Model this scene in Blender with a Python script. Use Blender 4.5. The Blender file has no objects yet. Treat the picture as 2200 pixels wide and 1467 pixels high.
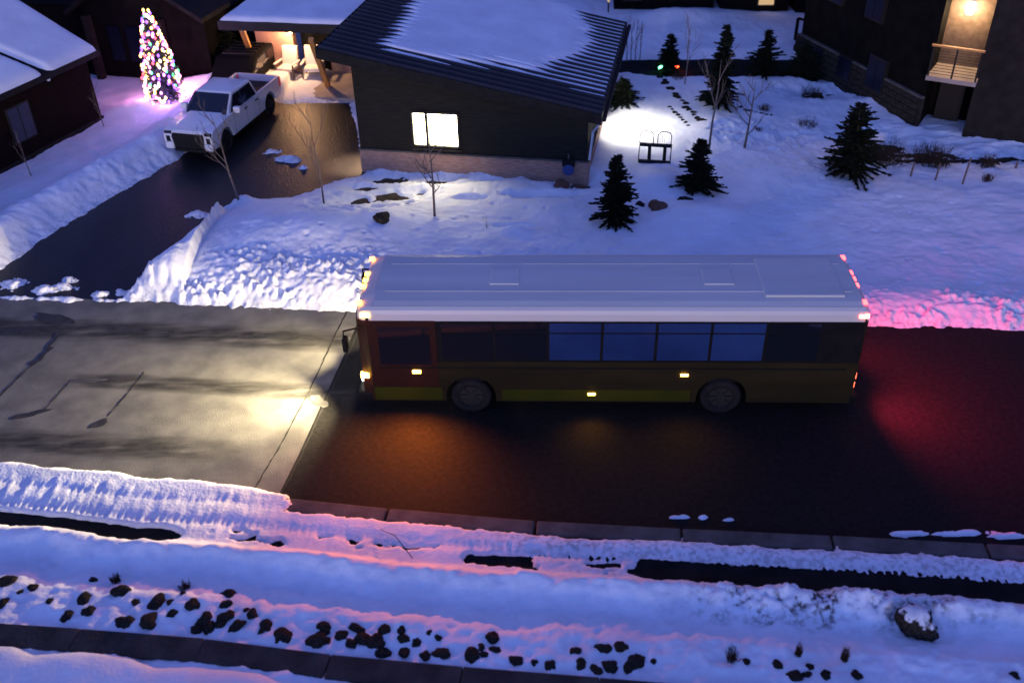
import bpy, bmesh, math, random
import numpy as np
from mathutils import Vector, Matrix, Euler

sc = bpy.context.scene
col = sc.collection
rad = math.radians

# ---------------------------------------------------------------- camera, sky, sun, exposure
CAM_H, PITCH, ROLL, FPX = 15.0, 35.0, -1.4, 2075.0
cam = bpy.data.cameras.new('camera')
cam.sensor_width = 36.0
cam.lens = 36.0 * FPX / 2200.0
cam.clip_end = 2000.0
cam_o = bpy.data.objects.new('camera', cam)
col.objects.link(cam_o)
CM = Matrix.Rotation(rad(90 - PITCH), 3, 'X') @ Matrix.Rotation(rad(ROLL), 3, 'Z')
cam_o.matrix_world = Matrix.Translation((0, 0, CAM_H)) @ CM.to_4x4()
sc.camera = cam_o
cam.dof.use_dof = True
cam.dof.focus_distance = 27.0
cam.dof.aperture_fstop = 0.38

SUN_AZ, SUN_EL = 192.0, 3.0            # afterglow behind the photographer
world = bpy.data.worlds.new('World')
sc.world = world
world.use_nodes = True
wn = world.node_tree
sky = wn.nodes.new('ShaderNodeTexSky')
sky.sky_type = 'NISHITA'
sky.sun_disc = False
sky.sun_elevation = rad(-3.0)
sky.sun_rotation = rad(SUN_AZ)
sky.ozone_density = 3.3
sky.dust_density = 1.0
wn.links.new(sky.outputs[0], wn.nodes['Background'].inputs[0])
wn.nodes['Background'].inputs[1].default_value = 1.4

sun = bpy.data.lights.new('sun', 'SUN')
sun.energy = 0.12
sun.angle = rad(12)
sun.color = (1.0, 0.72, 0.55)
sun_o = bpy.data.objects.new('sun', sun)
col.objects.link(sun_o)
sd = Vector((math.sin(rad(SUN_AZ)) * math.cos(rad(SUN_EL)), math.cos(rad(SUN_AZ)) * math.cos(rad(SUN_EL)), math.sin(rad(SUN_EL))))
sun_o.rotation_euler = sd.to_track_quat('Z', 'Y').to_euler()

sc.view_settings.view_transform = 'Standard'
sc.view_settings.look = 'None'
sc.view_settings.exposure = 2.95
sc.view_settings.gamma = 1.0
sc.view_settings.use_curve_mapping = False
sc.cycles.light_sampling_threshold = 0.0
sc.cycles.use_denoising = True
sc.cycles.sample_clamp_indirect = 3.0
sc.cycles.max_bounces = 6

# ---------------------------------------------------------------- survey: photo point -> place on a level plane
def G(px, py, z=0.0):
    d = CM @ Vector(((px - 1100) / FPX, -(py - 733.5) / FPX, -1.0))
    t = (z - CAM_H) / d.z
    return Vector((d.x * t, d.y * t, z))
def proj(p):
    c = CM.transposed() @ (Vector(p) - Vector((0, 0, CAM_H)))
    return (1100 + FPX * c.x / -c.z, 733.5 - FPX * c.y / -c.z)
def height_at(base, py):
    lo, hi = 0.0, 14.5
    for _ in range(40):
        m = (lo + hi) / 2
        if proj((base[0], base[1], m))[1] > py: lo = m
        else: hi = m
    return lo
def G2(pts): return np.array([[G(x, y).x, G(x, y).y] for x, y in pts])

# ---------------------------------------------------------------- materials
def mat(name, c, rough=0.7, c2=None, scale=4.0, bump=0.0, bscale=None, metal=0.0, emit=None, estr=0.0, detail=4.0, coat=0.0, spec=None, stretch=None, lo=0.35, hi=0.65):
    m = bpy.data.materials.new(name)
    m.use_nodes = True
    nt = m.node_tree
    b = nt.nodes['Principled BSDF']
    b.inputs['Base Color'].default_value = (*c, 1)
    b.inputs['Roughness'].default_value = rough
    b.inputs['Metallic'].default_value = metal
    if spec is not None: b.inputs['Specular IOR Level'].default_value = spec
    if coat: b.inputs['Coat Weight'].default_value = coat
    if emit:
        b.inputs['Emission Color'].default_value = (*emit, 1)
        b.inputs['Emission Strength'].default_value = estr
    if c2 or bump:
        tc = nt.nodes.new('ShaderNodeTexCoord')
        vec = tc.outputs['Object']
        if stretch:
            mp = nt.nodes.new('ShaderNodeMapping')
            mp.inputs['Scale'].default_value = stretch
            nt.links.new(vec, mp.inputs[0]); vec = mp.outputs[0]
    if c2:
        n = nt.nodes.new('ShaderNodeTexNoise')
        n.inputs['Scale'].default_value = scale
        n.inputs['Detail'].default_value = detail
        nt.links.new(vec, n.inputs['Vector'])
        r = nt.nodes.new('ShaderNodeValToRGB')
        r.color_ramp.elements[0].position = lo; r.color_ramp.elements[0].color = (*c, 1)
        r.color_ramp.elements[1].position = hi; r.color_ramp.elements[1].color = (*c2, 1)
        nt.links.new(n.outputs['Fac'], r.inputs[0])
        nt.links.new(r.outputs[0], b.inputs['Base Color'])
    if bump:
        n2 = nt.nodes.new('ShaderNodeTexNoise')
        n2.inputs['Scale'].default_value = bscale or scale * 4
        n2.inputs['Detail'].default_value = 6
        nt.links.new(vec, n2.inputs['Vector'])
        bp = nt.nodes.new('ShaderNodeBump')
        bp.inputs['Strength'].default_value = bump
        bp.inputs['Distance'].default_value = 0.05
        nt.links.new(n2.outputs['Fac'], bp.inputs['Height'])
        nt.links.new(bp.outputs[0], b.inputs['Normal'])
    return m

M = {}
def mk(k, *a, **kw): M[k] = mat(k, *a, **kw)
mk('soil', (0.035, 0.027, 0.02), 0.95, (0.07, 0.055, 0.04), 3, 0.6, 20, spec=0.05)
mk('driveway', (0.007, 0.007, 0.0075), 0.45, (0.018, 0.017, 0.016), 0.8, 0.35, 14, stretch=(1, 0.35, 1), spec=0.3)
mk('roadgrey', (0.11, 0.105, 0.098), 0.75, (0.17, 0.16, 0.145), 1.4, 0.4, 45, spec=0.15)
mk('roaddark', (0.008, 0.0077, 0.007), 0.75, (0.015, 0.014, 0.0125), 9, 0.4, 45, spec=0.12)
mk('stain', (0.03, 0.028, 0.027), 0.5, (0.05, 0.047, 0.045), 5, 0.2, 40, spec=0.15)
mk('track', (0.055, 0.052, 0.05), 0.6, (0.12, 0.115, 0.105), 2.2, 0.2, 40, stretch=(0.25, 1.5, 1), spec=0.15)
mk('seam', (0.012, 0.011, 0.01), 0.9)
mk('path', (0.010, 0.010, 0.010), 0.9, (0.018, 0.017, 0.016), 2, 0.3, 30, spec=0.08)
mk('concrete', (0.075, 0.068, 0.058), 0.9, (0.12, 0.11, 0.095), 2.5, 0.4, 25, spec=0.1)
mk('wallconc', (0.038, 0.034, 0.030), 0.95, (0.07, 0.062, 0.054), 1.8, 0.6, 14, spec=0.08)
mk('patio', (0.30, 0.24, 0.19), 0.8, (0.42, 0.34, 0.27), 1.2, 0.3, 25)
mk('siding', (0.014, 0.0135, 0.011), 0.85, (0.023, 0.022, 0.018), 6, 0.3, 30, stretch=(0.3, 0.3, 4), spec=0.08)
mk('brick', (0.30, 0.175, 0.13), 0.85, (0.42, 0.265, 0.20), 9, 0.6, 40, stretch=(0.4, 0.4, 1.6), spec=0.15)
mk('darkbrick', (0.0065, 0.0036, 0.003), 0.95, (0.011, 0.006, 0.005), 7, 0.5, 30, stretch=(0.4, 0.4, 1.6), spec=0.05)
mk('blackmetal', (0.006, 0.007, 0.009), 0.45, (0.012, 0.013, 0.016), 2, 0.1, 10, spec=0.3)
mk('trim', (0.008, 0.008, 0.0085), 0.7, (0.014, 0.014, 0.014), 5, spec=0.1)
mk('frame', (0.015, 0.014, 0.013), 0.5, spec=0.2)
mk('spout', (0.45, 0.52, 0.62), 0.3, metal=0.6)
mk('timber', (0.42, 0.19, 0.05), 0.6, (0.55, 0.28, 0.08), 4, 0.3, 20, stretch=(4, 4, 0.4))
mk('balconywall', (0.11, 0.075, 0.05), 0.9, (0.16, 0.11, 0.075), 5, 0.3, 40)
mk('stucco', (0.42, 0.22, 0.17), 0.9, (0.48, 0.26, 0.20), 5, 0.3, 40)
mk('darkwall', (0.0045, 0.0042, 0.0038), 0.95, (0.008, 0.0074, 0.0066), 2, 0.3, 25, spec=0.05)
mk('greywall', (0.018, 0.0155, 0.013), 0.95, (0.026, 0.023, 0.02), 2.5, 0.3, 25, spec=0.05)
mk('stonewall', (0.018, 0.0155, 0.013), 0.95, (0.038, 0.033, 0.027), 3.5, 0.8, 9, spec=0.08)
mk('rock', (0.014, 0.012, 0.010), 0.95, (0.045, 0.038, 0.030), 5, 0.7, 14, spec=0.1)
mk('redrock', (0.11, 0.05, 0.032), 0.9, (0.17, 0.085, 0.055), 5, 0.7, 14)
mk('bark', (0.10, 0.075, 0.06), 0.9, (0.16, 0.12, 0.10), 8, 0.5, 30)
mk('darkbark', (0.03, 0.022, 0.018), 0.9)
mk('needle', (0.007, 0.009, 0.005), 0.85, (0.022, 0.024, 0.012), 5, lo=0.3, hi=0.7, spec=0.1)
mk('needle2', (0.006, 0.009, 0.006), 0.85, (0.015, 0.021, 0.012), 5, spec=0.1)
mk('xmasneedle', (0.05, 0.06, 0.05), 0.8, (0.10, 0.12, 0.09), 5)
mk('drygrass', (0.09, 0.065, 0.04), 0.9, (0.05, 0.035, 0.02), 6)
mk('brush', (0.035, 0.025, 0.018), 0.95, (0.06, 0.042, 0.03), 6, spec=0.05)
mk('glass', (0.008, 0.010, 0.016), 0.06, spec=0.9)
mk('bluereflection', (0.014, 0.030, 0.10), 0.15, (0.022, 0.05, 0.15), 0.6, spec=1.0)  # bus window glass with a blue reflection painted into its base colour
mk('dimglass', (0.004, 0.006, 0.014), 0.3, spec=0.35)
mk('whitepaint', (0.74, 0.73, 0.71), 0.28, (0.78, 0.77, 0.75), 1.5, coat=0.6)
mk('tyre', (0.012, 0.012, 0.012), 0.9, (0.02, 0.019, 0.018), 12, spec=0.1)
mk('rim', (0.03, 0.03, 0.03), 0.5, metal=0.5)
mk('blackplastic', (0.010, 0.010, 0.010), 0.5, spec=0.2)
mk('chrome', (0.5, 0.5, 0.5), 0.15, metal=1.0)
mk('lampglass', (0.5, 0.5, 0.5), 0.1)
mk('busroof', (0.60, 0.57, 0.50), 0.5, (0.68, 0.65, 0.57), 0.8, stretch=(0.3, 2, 1))
mk('buscream', (0.60, 0.56, 0.50), 0.45, (0.66, 0.62, 0.55), 1, stretch=(0.3, 2, 2))
mk('busolive', (0.013, 0.010, 0.004), 0.55, (0.024, 0.018, 0.006), 1.2, stretch=(0.4, 1, 2), spec=0.15)
mk('busgreen', (0.028, 0.031, 0.002), 0.5, (0.04, 0.04, 0.003), 1.2, spec=0.15)
mk('busred', (0.022, 0.005, 0.004), 0.5, (0.034, 0.008, 0.005), 1.5, spec=0.2)
mk('busblack', (0.006, 0.006, 0.0065), 0.6, (0.01, 0.01, 0.01), 3, spec=0.1)
mk('chairfabric', (0.72, 0.66, 0.60), 0.9, (0.78, 0.72, 0.66), 5)
mk('carblack', (0.004, 0.0045, 0.0055), 0.85, spec=0.15)
mk('yellowsteel', (0.5, 0.3, 0.04), 0.5)
mk('bluesheet', (0.03, 0.06, 0.2), 0.5)
def emis(k, c, s): M[k] = mat(k, tuple(min(1, x) for x in c), 0.5, emit=c, estr=s)
emis('winlit', (1.0, 0.86, 0.52), 3.6)
emis('winside', (1.0, 0.95, 0.82), 0.8)
emis('bulbwarm', (1.0, 0.62, 0.30), 6.0)
emis('bulbwhite', (1.0, 0.85, 0.62), 9.0)
emis('winfar', (1.0, 0.65, 0.25), 0.055)
emis('winfar2', (1.0, 0.42, 0.08), 0.045)
emis('amber', (1.0, 0.36, 0.05), 1.6)
emis('amberstrong', (1.0, 0.50, 0.06), 3.5)
emis('redlamp', (1.0, 0.05, 0.05), 1.3)
emis('redstrong', (1.0, 0.12, 0.06), 3.0)
emis('headlamp', (1.0, 0.95, 0.78), 6.0)
emis('tailred', (0.6, 0.02, 0.03), 0.03)
for k, c in dict(xred=(1, .10, .12), xyellow=(1, .62, .12), xgreen=(.12, 1, .30), xblue=(.30, .12, 1), xpink=(1, .20, .75), xwhite=(1, .8, .7)).items():
    emis(k, c, 1.0 if k in ('xyellow', 'xwhite', 'xpink') else 0.4)
emis('spotred', (1.0, 0.06, 0.02), 1.4)
emis('spotgreen', (0.25, 1.0, 0.55), 0.3)

def snow_material():
    m = bpy.data.materials.new('snow'); m.use_nodes = True
    nt = m.node_tree; b = nt.nodes['Principled BSDF']
    b.inputs['Roughness'].default_value = 0.75
    b.inputs['Specular IOR Level'].default_value = 0.25
    tc = nt.nodes.new('ShaderNodeTexCoord')
    n = nt.nodes.new('ShaderNodeTexNoise'); n.inputs['Scale'].default_value = 0.9; n.inputs['Detail'].default_value = 6
    nt.links.new(tc.outputs['Object'], n.inputs['Vector'])
    r = nt.nodes.new('ShaderNodeValToRGB')
    r.color_ramp.elements[0].position = 0.3; r.color_ramp.elements[0].color = (0.74, 0.75, 0.78, 1)
    r.color_ramp.elements[1].position = 0.7; r.color_ramp.elements[1].color = (0.88, 0.89, 0.92, 1)
    nt.links.new(n.outputs['Fac'], r.inputs[0])
    at = nt.nodes.new('ShaderNodeAttribute'); at.attribute_name = 'dirt'
    n3 = nt.nodes.new('ShaderNodeTexNoise'); n3.inputs['Scale'].default_value = 9; n3.inputs['Detail'].default_value = 8
    nt.links.new(tc.outputs['Object'], n3.inputs['Vector'])
    r3 = nt.nodes.new('ShaderNodeValToRGB')
    r3.color_ramp.elements[0].position = 0.45; r3.color_ramp.elements[1].position = 0.62
    nt.links.new(n3.outputs['Fac'], r3.inputs[0])
    mu = nt.nodes.new('ShaderNodeMath'); mu.operation = 'MULTIPLY'
    nt.links.new(at.outputs['Fac'], mu.inputs[0]); nt.links.new(r3.outputs[0], mu.inputs[1])
    mx = nt.nodes.new('ShaderNodeMix'); mx.data_type = 'RGBA'
    nt.links.new(mu.outputs[0], mx.inputs[0]); nt.links.new(r.outputs[0], mx.inputs[6])
    mx.inputs[7].default_value = (0.07, 0.05, 0.035, 1)
    nt.links.new(mx.outputs[2], b.inputs['Base Color'])
    n2 = nt.nodes.new('ShaderNodeTexNoise'); n2.inputs['Scale'].default_value = 14; n2.inputs['Detail'].default_value = 6
    nt.links.new(tc.outputs['Object'], n2.inputs['Vector'])
    bp = nt.nodes.new('ShaderNodeBump'); bp.inputs['Strength'].default_value = 0.35; bp.inputs['Distance'].default_value = 0.04
    nt.links.new(n2.outputs['Fac'], bp.inputs['Height']); nt.links.new(bp.outputs[0], b.inputs['Normal'])
    return m
M['snow'] = snow_material()

# ---------------------------------------------------------------- mesh helpers
class MB:
    def __init__(s): s.v = []; s.f = []
    def add(s, vs, fs):
        o = len(s.v); s.v += [tuple(v) for v in vs]; s.f += [tuple(i + o for i in f) for f in fs]; return s
    def box(s, c, d, rz=0.0, rx=0.0, ry=0.0):
        R = Euler((rx, ry, rz)).to_matrix(); c = Vector(c)
        vs = [c + R @ Vector((x * d[0] / 2, y * d[1] / 2, z * d[2] / 2)) for x in (-1, 1) for y in (-1, 1) for z in (-1, 1)]
        return s.add(vs, [(0, 1, 3, 2), (4, 6, 7, 5), (0, 4, 5, 1), (2, 3, 7, 6), (0, 2, 6, 4), (1, 5, 7, 3)])
    def b2(s, lo, hi): return s.box([(a + b) / 2 for a, b in zip(lo, hi)], [abs(b - a) for a, b in zip(lo, hi)])
    def prism(s, poly, z0, z1):
        n = len(poly)
        vs = [(x, y, z0) for x, y in poly] + [(x, y, z1) for x, y in poly]
        return s.add(vs, [tuple(range(n))[::-1], tuple(range(n, 2 * n))] + [(i, (i + 1) % n, (i + 1) % n + n, i + n) for i in range(n)])
    def prism_y(s, poly, y0, y1):      # poly in x,z
        n = len(poly)
        vs = [(x, y0, z) for x, z in poly] + [(x, y1, z) for x, z in poly]
        return s.add(vs, [tuple(range(n)), tuple(range(n, 2 * n))[::-1]] + [((i + 1) % n, i, i + n, (i + 1) % n + n) for i in range(n)])
    def prism_x(s, poly, x0, x1):      # poly in y,z
        n = len(poly)
        vs = [(x0, y, z) for y, z in poly] + [(x1, y, z) for y, z in poly]
        return s.add(vs, [tuple(range(n))[::-1], tuple(range(n, 2 * n))] + [(i, (i + 1) % n, (i + 1) % n + n, i + n) for i in range(n)])
    def tube(s, pts, rs, n=8, cap=True):
        pts = [Vector(p) for p in pts]
        if not hasattr(rs, '__len__'): rs = [rs] * len(pts)
        o = len(s.v)
        for i, p in enumerate(pts):
            t = (pts[min(i + 1, len(pts) - 1)] - pts[max(i - 1, 0)]).normalized()
            a = t.orthogonal().normalized() if i == 0 else (a - t * a.dot(t)).normalized()
            b = t.cross(a)
            for k in range(n):
                th = 2 * math.pi * k / n
                s.v.append(tuple(p + (a * math.cos(th) + b * math.sin(th)) * rs[i]))
        for i in range(len(pts) - 1):
            for k in range(n):
                s.f.append((o + i * n + k, o + i * n + (k + 1) % n, o + (i + 1) * n + (k + 1) % n, o + (i + 1) * n + k))
        if cap:
            s.f.append(tuple(o + k for k in range(n))[::-1]); s.f.append(tuple(o + (len(pts) - 1) * n + k for k in range(n)))
        return s
    def loft(s, rings, cap=True):
        n = len(rings[0]); o = len(s.v)
        for r in rings: s.v += [tuple(p) for p in r]
        for i in range(len(rings) - 1):
            for k in range(n):
                s.f.append((o + i * n + k, o + i * n + (k + 1) % n, o + (i + 1) * n + (k + 1) % n, o + (i + 1) * n + k))
        if cap:
            s.f.append(tuple(o + k for k in range(n))[::-1]); s.f.append(tuple(o + (len(rings) - 1) * n + k for k in range(n)))
        return s
    def mesh(s, name, m, smooth=False):
        me = bpy.data.meshes.new(name); me.from_pydata(s.v, [], s.f)
        if not smooth or True:
            bm = bmesh.new(); bm.from_mesh(me); bmesh.ops.recalc_face_normals(bm, faces=bm.faces); bm.to_mesh(me); bm.free()
        me.materials.append(M[m] if isinstance(m, str) else m)
        if smooth: me.polygons.foreach_set('use_smooth', [True] * len(me.polygons))
        return me
    def build(s, name, m, parent=None, smooth=False, bevel=0.0):
        o = bpy.data.objects.new(name, s.mesh(name, m, smooth))
        col.objects.link(o)
        if parent is not None: o.parent = parent
        if bevel:
            b = o.modifiers.new('bevel', 'BEVEL'); b.width = bevel; b.segments = 3; b.limit_method = 'ANGLE'; b.angle_limit = rad(35)
            o.data.polygons.foreach_set('use_smooth', [True] * len(o.data.polygons))
            wn_ = o.modifiers.new('wn', 'WEIGHTED_NORMAL'); wn_.keep_sharp = True
        return o
def tag(o, label, cat=None, group=None, kind=None):
    if label: o['label'] = label
    if cat: o['category'] = cat
    if group: o['group'] = group
    if kind: o['kind'] = kind
    return o
def thing(name, label, cat, loc=(0, 0, 0), rz=0.0, group=None):
    o = bpy.data.objects.new(name, None); o.empty_display_size = 0.3
    col.objects.link(o); o.location = loc; o.rotation_euler = (0, 0, rz)
    return tag(o, label, cat, group)
def light(name, typ, energy, color, loc, parent=None, aim=None, **kw):
    l = bpy.data.lights.new(name, typ); l.energy = energy; l.color = color
    for k, v in kw.items(): setattr(l, k, v)
    o = bpy.data.objects.new(name, l); col.objects.link(o); o.location = loc
    if parent is not None: o.parent = parent
    if aim is not None: o.rotation_euler = (Vector(aim) - Vector(loc)).to_track_quat('-Z', 'Y').to_euler()
    return o
def share(o, parent, loc=None, rot=None, scale=None, name=None):
    c = o.copy(); col.objects.link(c); c.parent = parent
    if loc is not None: c.location = loc
    if rot is not None: c.rotation_euler = rot
    if scale is not None: c.scale = scale
    return c

# ---------------------------------------------------------------- noise (numpy)
def _h(ix, iy, s):
    n = (ix.astype(np.int64) * 374761393 + iy.astype(np.int64) * 668265263 + s * 974711) & 0xffffffff
    n = ((n ^ (n >> 13)) * 1274126177) & 0xffffffff
    n = (n ^ (n >> 16)) & 0xffffffff
    return n / 4294967295.0
def vn(x, y, s=0):
    ix = np.floor(x); iy = np.floor(y); fx = x - ix; fy = y - iy
    fx = fx * fx * (3 - 2 * fx); fy = fy * fy * (3 - 2 * fy)
    a = _h(ix, iy, s); b = _h(ix + 1, iy, s); c = _h(ix, iy + 1, s); d = _h(ix + 1, iy + 1, s)
    return (a + (b - a) * fx) * (1 - fy) + (c + (d - c) * fx) * fy
def fbm(x, y, s=0, o=4):
    t = 0; a = 0.5; 
    for k in range(o):
        t = t + a * vn(x, y, s + k * 7); x = x * 2.03 + 3.1; y = y * 2.03 - 1.7; a *= 0.5
    return t
def worley(x, y, s=0):
    ix = np.floor(x); iy = np.floor(y); best = np.full(x.shape, 9.0); hid = np.zeros(x.shape)
    for dx in (-1, 0, 1):
        for dy in (-1, 0, 1):
            cx = ix + dx; cy = iy + dy
            d = (cx + _h(cx, cy, s) - x) ** 2 + (cy + _h(cx, cy, s + 5) - y) ** 2
            k = d < best; best = np.where(k, d, best); hid = np.where(k, _h(cx, cy, s + 9), hid)
    return np.sqrt(best), hid
def sdist(poly, X, Y):     # signed distance, positive outside
    d = np.full(X.shape, 1e9); inside = np.zeros(X.shape, bool); n = len(poly)
    for i in range(n):
        ax, ay = poly[i]; bx, by = poly[(i + 1) % n]
        ex, ey = bx - ax, by - ay; L = ex * ex + ey * ey + 1e-12
        t = np.clip(((X - ax) * ex + (Y - ay) * ey) / L, 0, 1)
        d = np.minimum(d, (X - ax - t * ex) ** 2 + (Y - ay - t * ey) ** 2)
        c = (ay > Y) != (by > Y)
        with np.errstate(divide='ignore', invalid='ignore'):
            xi = ax + (Y - ay) * ex / (ey if abs(ey) > 1e-12 else 1e-12)
        inside ^= c & (X < xi)
    d = np.sqrt(d)
    return np.where(inside, -d, d)
def sstep(a, b, x):
    t = np.clip((x - a) / (b - a), 0, 1); return t * t * (3 - 2 * t)

# ---------------------------------------------------------------- plan of the ground
FAR_EDGE = [(-700, 612), (-300, 628), (0, 640), (330, 651), (560, 662), (760, 672), (1300, 686), (1940, 702), (2200, 708), (2700, 718), (3300, 728)]
NEAR_EDGE = [(3300, 1235), (2700, 1205), (2200, 1180), (1900, 1163), (1560, 1148), (1160, 1127), (840, 1100), (640, 1080), (500, 1066), (330, 1058), (180, 1040), (0, 1022), (-300, 1000), (-700, 965)]
ROAD = G2(FAR_EDGE + NEAR_EDGE)
DRIVE = G2([(-120, 632), (-60, 612), (0, 578), (110, 500), (230, 430), (380, 342), (440, 290), (520, 225), (560, 205), (600, 222), (752, 222), (790, 372), (700, 400), (625, 425), (585, 428), (520, 445), (440, 470), (400, 530), (320, 590), (255, 644), (100, 641), (-120, 634), (-400, 622)])
NEARLINE = G2(NEAR_EDGE)[::-1]
def near_t(X, Y):     # distance from the near road edge towards the camera
    yl = np.interp(X, NEARLINE[:, 0], NEARLINE[:, 1])
    return (yl - Y) * 0.995
HL = G(778, 370); HR = G(1262, 400)
hu = (HR - HL); HW = hu.length; hu.normalize(); hv = Vector((-hu.y, hu.x, 0)); HANG = math.atan2(hu.y, hu.x)
def hpt(a, b, z=0.0): return HL + hu * a + hv * b + Vector((0, 0, z))
PATIO = np.array([[p.x, p.y] for p in (hpt(-3.9, 6.6), hpt(0.2, 6.6), hpt(0.2, 12.5), hpt(-4.2, 12.5), hpt(-4.2, 8))])
BACKROAD = G2([(1325, 172), (1420, 165), (1560, 168), (1700, 166), (1790, 190), (1790, 130), (1560, 128), (1340, 130), (1200, 130), (1200, 172)])
BARE = [(845, 388, 60, 9), (925, 392, 45, 6), (835, 424, 55, 13), (775, 432, 28, 9), (790, 405, 40, 6), (1185, 391, 34, 5), (1165, 432, 40, 4), (880, 440, 16, 5), (1250, 402, 30, 8), (1890, 330, 110, 26), (1990, 340, 80, 24), (1760, 205, 50, 10), (2120, 345, 130, 12), (1110, 500, 22, 3), (970, 402, 26, 4), (1060, 395, 30, 4), (760, 445, 14, 5), (905, 418, 14, 4), (1010, 440, 16, 3), (820, 455, 18, 4)]

SCRAPS = [(30, 612, 34, 13), (100, 622, 30, 13), (150, 602, 22, 10), (140, 618, 40, 8), (215, 634, 26, 8), (262, 628, 22, 8), (325, 571, 16, 8), (300, 630, 36, 9), (425, 462, 26, 8),
          (620, 343, 34, 7), (585, 327, 24, 4), (652, 362, 14, 4), (745, 390, 14, 4), (630, 348, 22, 5),
          (1460, 1111, 24, 3), (1566, 1117, 20, 3.5), (1510, 1112, 10, 2), (1950, 1147, 60, 5), (2060, 1146, 70, 6), (2165, 1152, 50, 6)]
def terrain(X, Y):
    X = np.asarray(X, float); Y = np.asarray(Y, float)
    sr = sdist(ROAD, X, Y); sdv = sdist(DRIVE, X, Y); sp = sdist(PATIO, X, Y)
    n1 = fbm(X * 1.3, Y * 1.3, 3) - 0.47; n2 = fbm(X * 5.5, Y * 5.5, 11) - 0.47
    t = near_t(X, Y); near = t > -1.0
    d = np.minimum(np.minimum(sr, sdv), sp)
    dn = d + 0.32 * n1 + 0.26 * n2
    und = 0.28 * (fbm(X * 0.22, Y * 0.22, 21) - 0.47) + 0.10 * (fbm(X * 0.8, Y * 0.8, 31) - 0.47)
    calm = np.clip(d / 3.0, 0, 1)
    h = 0.02 + 0.24 * (1 - np.exp(-np.clip(dn, 0, None) / 0.45)) + und * calm
    # ploughed berms
    corner = np.exp(-(((X + 6.3) / 3.6) ** 2 + ((Y - 26.9) / 2.2) ** 2))
    leftb = np.exp(-((np.clip(sdv, 0, None) - 1.1) / 0.8) ** 2) * (X < -9.5) * (Y > 22)
    h += 0.80 * corner * np.clip(dn * .9, 0, 1) + 0.55 * leftb * np.clip(dn * 1.4, 0, 1)
    fe = np.exp(-((np.clip(sr, 0, None) - 1.0) / 0.9) ** 2) * (Y > 20)
    h += 0.16 * fe * np.clip(dn * 1.5, 0, 1)
    # clods
    w1, k1 = worley(X * 4.2 + .8 * n1, Y * 4.8 + .8 * n2, 41); w2, k2 = worley(X * 8.5, Y * 9.5, 47)
    clodmask = np.clip(np.exp(-(np.clip(sr, 0, None) / 1.35) ** 2) * (Y > 20) * sstep(-13.0, -8.5, X) * (0.6 + 0.4 * sstep(6.0, 9.5, X) + 0.4 * sstep(0, -3, X)) + 0.9 * np.exp(-(((X + 6.3) / 3.6) ** 2 + ((Y - 25.6) / 2.0) ** 2)) * np.clip((3.2 - np.minimum(sr, sdv)) / 1.5, 0, 1) + 0.45 * leftb, 0, 1.15)
    clod = 0.15 * np.clip(0.62 - w1, 0, 1) * (0.3 + k1) + 0.10 * np.clip(0.62 - w2, 0, 1) * (0.3 + k2) + 0.06 * (fbm(X * 7, Y * 7, 53) - .47)
    clodmask = clodmask * (0.25 + 1.5 * sstep(.3, .62, fbm(X * .8, Y * 1.1, 57)))
    h += clodmask * clod * np.clip(dn * 4, 0, 1) * 1.0
    h += (0.07 * (fbm(X * 1.9, Y * 2.3, 61) - 0.47) + 0.05 * (fbm(X * 6.0, Y * 6.0, 63, 3) - 0.47)) * np.clip(dn * 3, 0, 1)
    w3, k3 = worley(X * 1.5, Y * 1.5, 67)
    h -= 0.07 * np.clip(0.16 - w3, 0, 1) / 0.16 * (k3 > 0.72) * np.clip(dn - .5, 0, 1)
    # mound at the little tree by the drive
    mx, my = G(518, 440).x, G(518, 440).y
    h += 0.42 * np.exp(-(((X - mx) / 0.62) ** 2 + ((Y - my) / 0.55) ** 2))
    h = np.where(dn < 0, -0.10 + 0.12 * np.exp(np.clip(dn, -5, 0) / 0.12), h)
    # back road beyond the garden
    sb = sdist(BACKROAD, X, Y) + 0.5 * n1
    h = np.where(Y > 36, np.where(sb < 0, -0.08, np.minimum(h, -0.08 + 0.55 * np.clip(sb, 0, 1.2))), h)
    bank = sstep(44.5, 46.5, Y) * 0.25 + 0.5 * np.exp(-(((X - 8.6) / 2.4) ** 2 + ((Y - 48.3) / 1.1) ** 2))
    h += bank * (X > 2.0) * sstep(2.0, 4.0, X) * np.clip(sb, 0, 1)
    # snow heaped against the side garden
    for (px, py, hh, rx, ry) in ((1345, 205, 0.5, 0.9, 2.0), (1560, 300, 0.35, 1.2, 1.2), (1240, 385, 0.2, 0.8, 0.5), (1420, 410, 0.35, 0.9, 0.8), (1500, 480, 0.25, 1.6, 0.9), (1870, 200, 0.7, 1.6, 1.6), (430, 205, 0.55, 1.5, 0.7), (300, 250, 0.3, 1.2, 0.9), (820, 505, 0.14, 0.5, 0.4), (1110, 508, 0.12, 0.5, 0.3)):
        q = G(px, py)
        h += hh * np.exp(-(((X - q.x) / rx) ** 2 + ((Y - q.y) / ry) ** 2)) * np.clip(dn, 0, 1)
    # bare ground in the yard
    nb_ = 1.5 * (fbm(X * 3.0, Y * 4.5, 71) - 0.47) + 0.6 * (fbm(X * 9.0, Y * 12, 73) - 0.47)
    for (px, py, rx, ry) in BARE:
        q = G(px, py); e = G(px + rx, py); k = G(px, py + ry)
        ax = abs(e.x - q.x); ay = abs(k.y - q.y)
        f = 1 - np.sqrt(((X - q.x) / ax) ** 2 + ((Y - q.y) / ay) ** 2)
        f = f + nb_
        h = np.minimum(h, 0.035 - 0.17 * f)
    # ---- near side of the road
    rag = 0.16 * n1 + 0.14 * n2
    tn = t + rag
    hn = 0.03 + 0.0 * X
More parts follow.
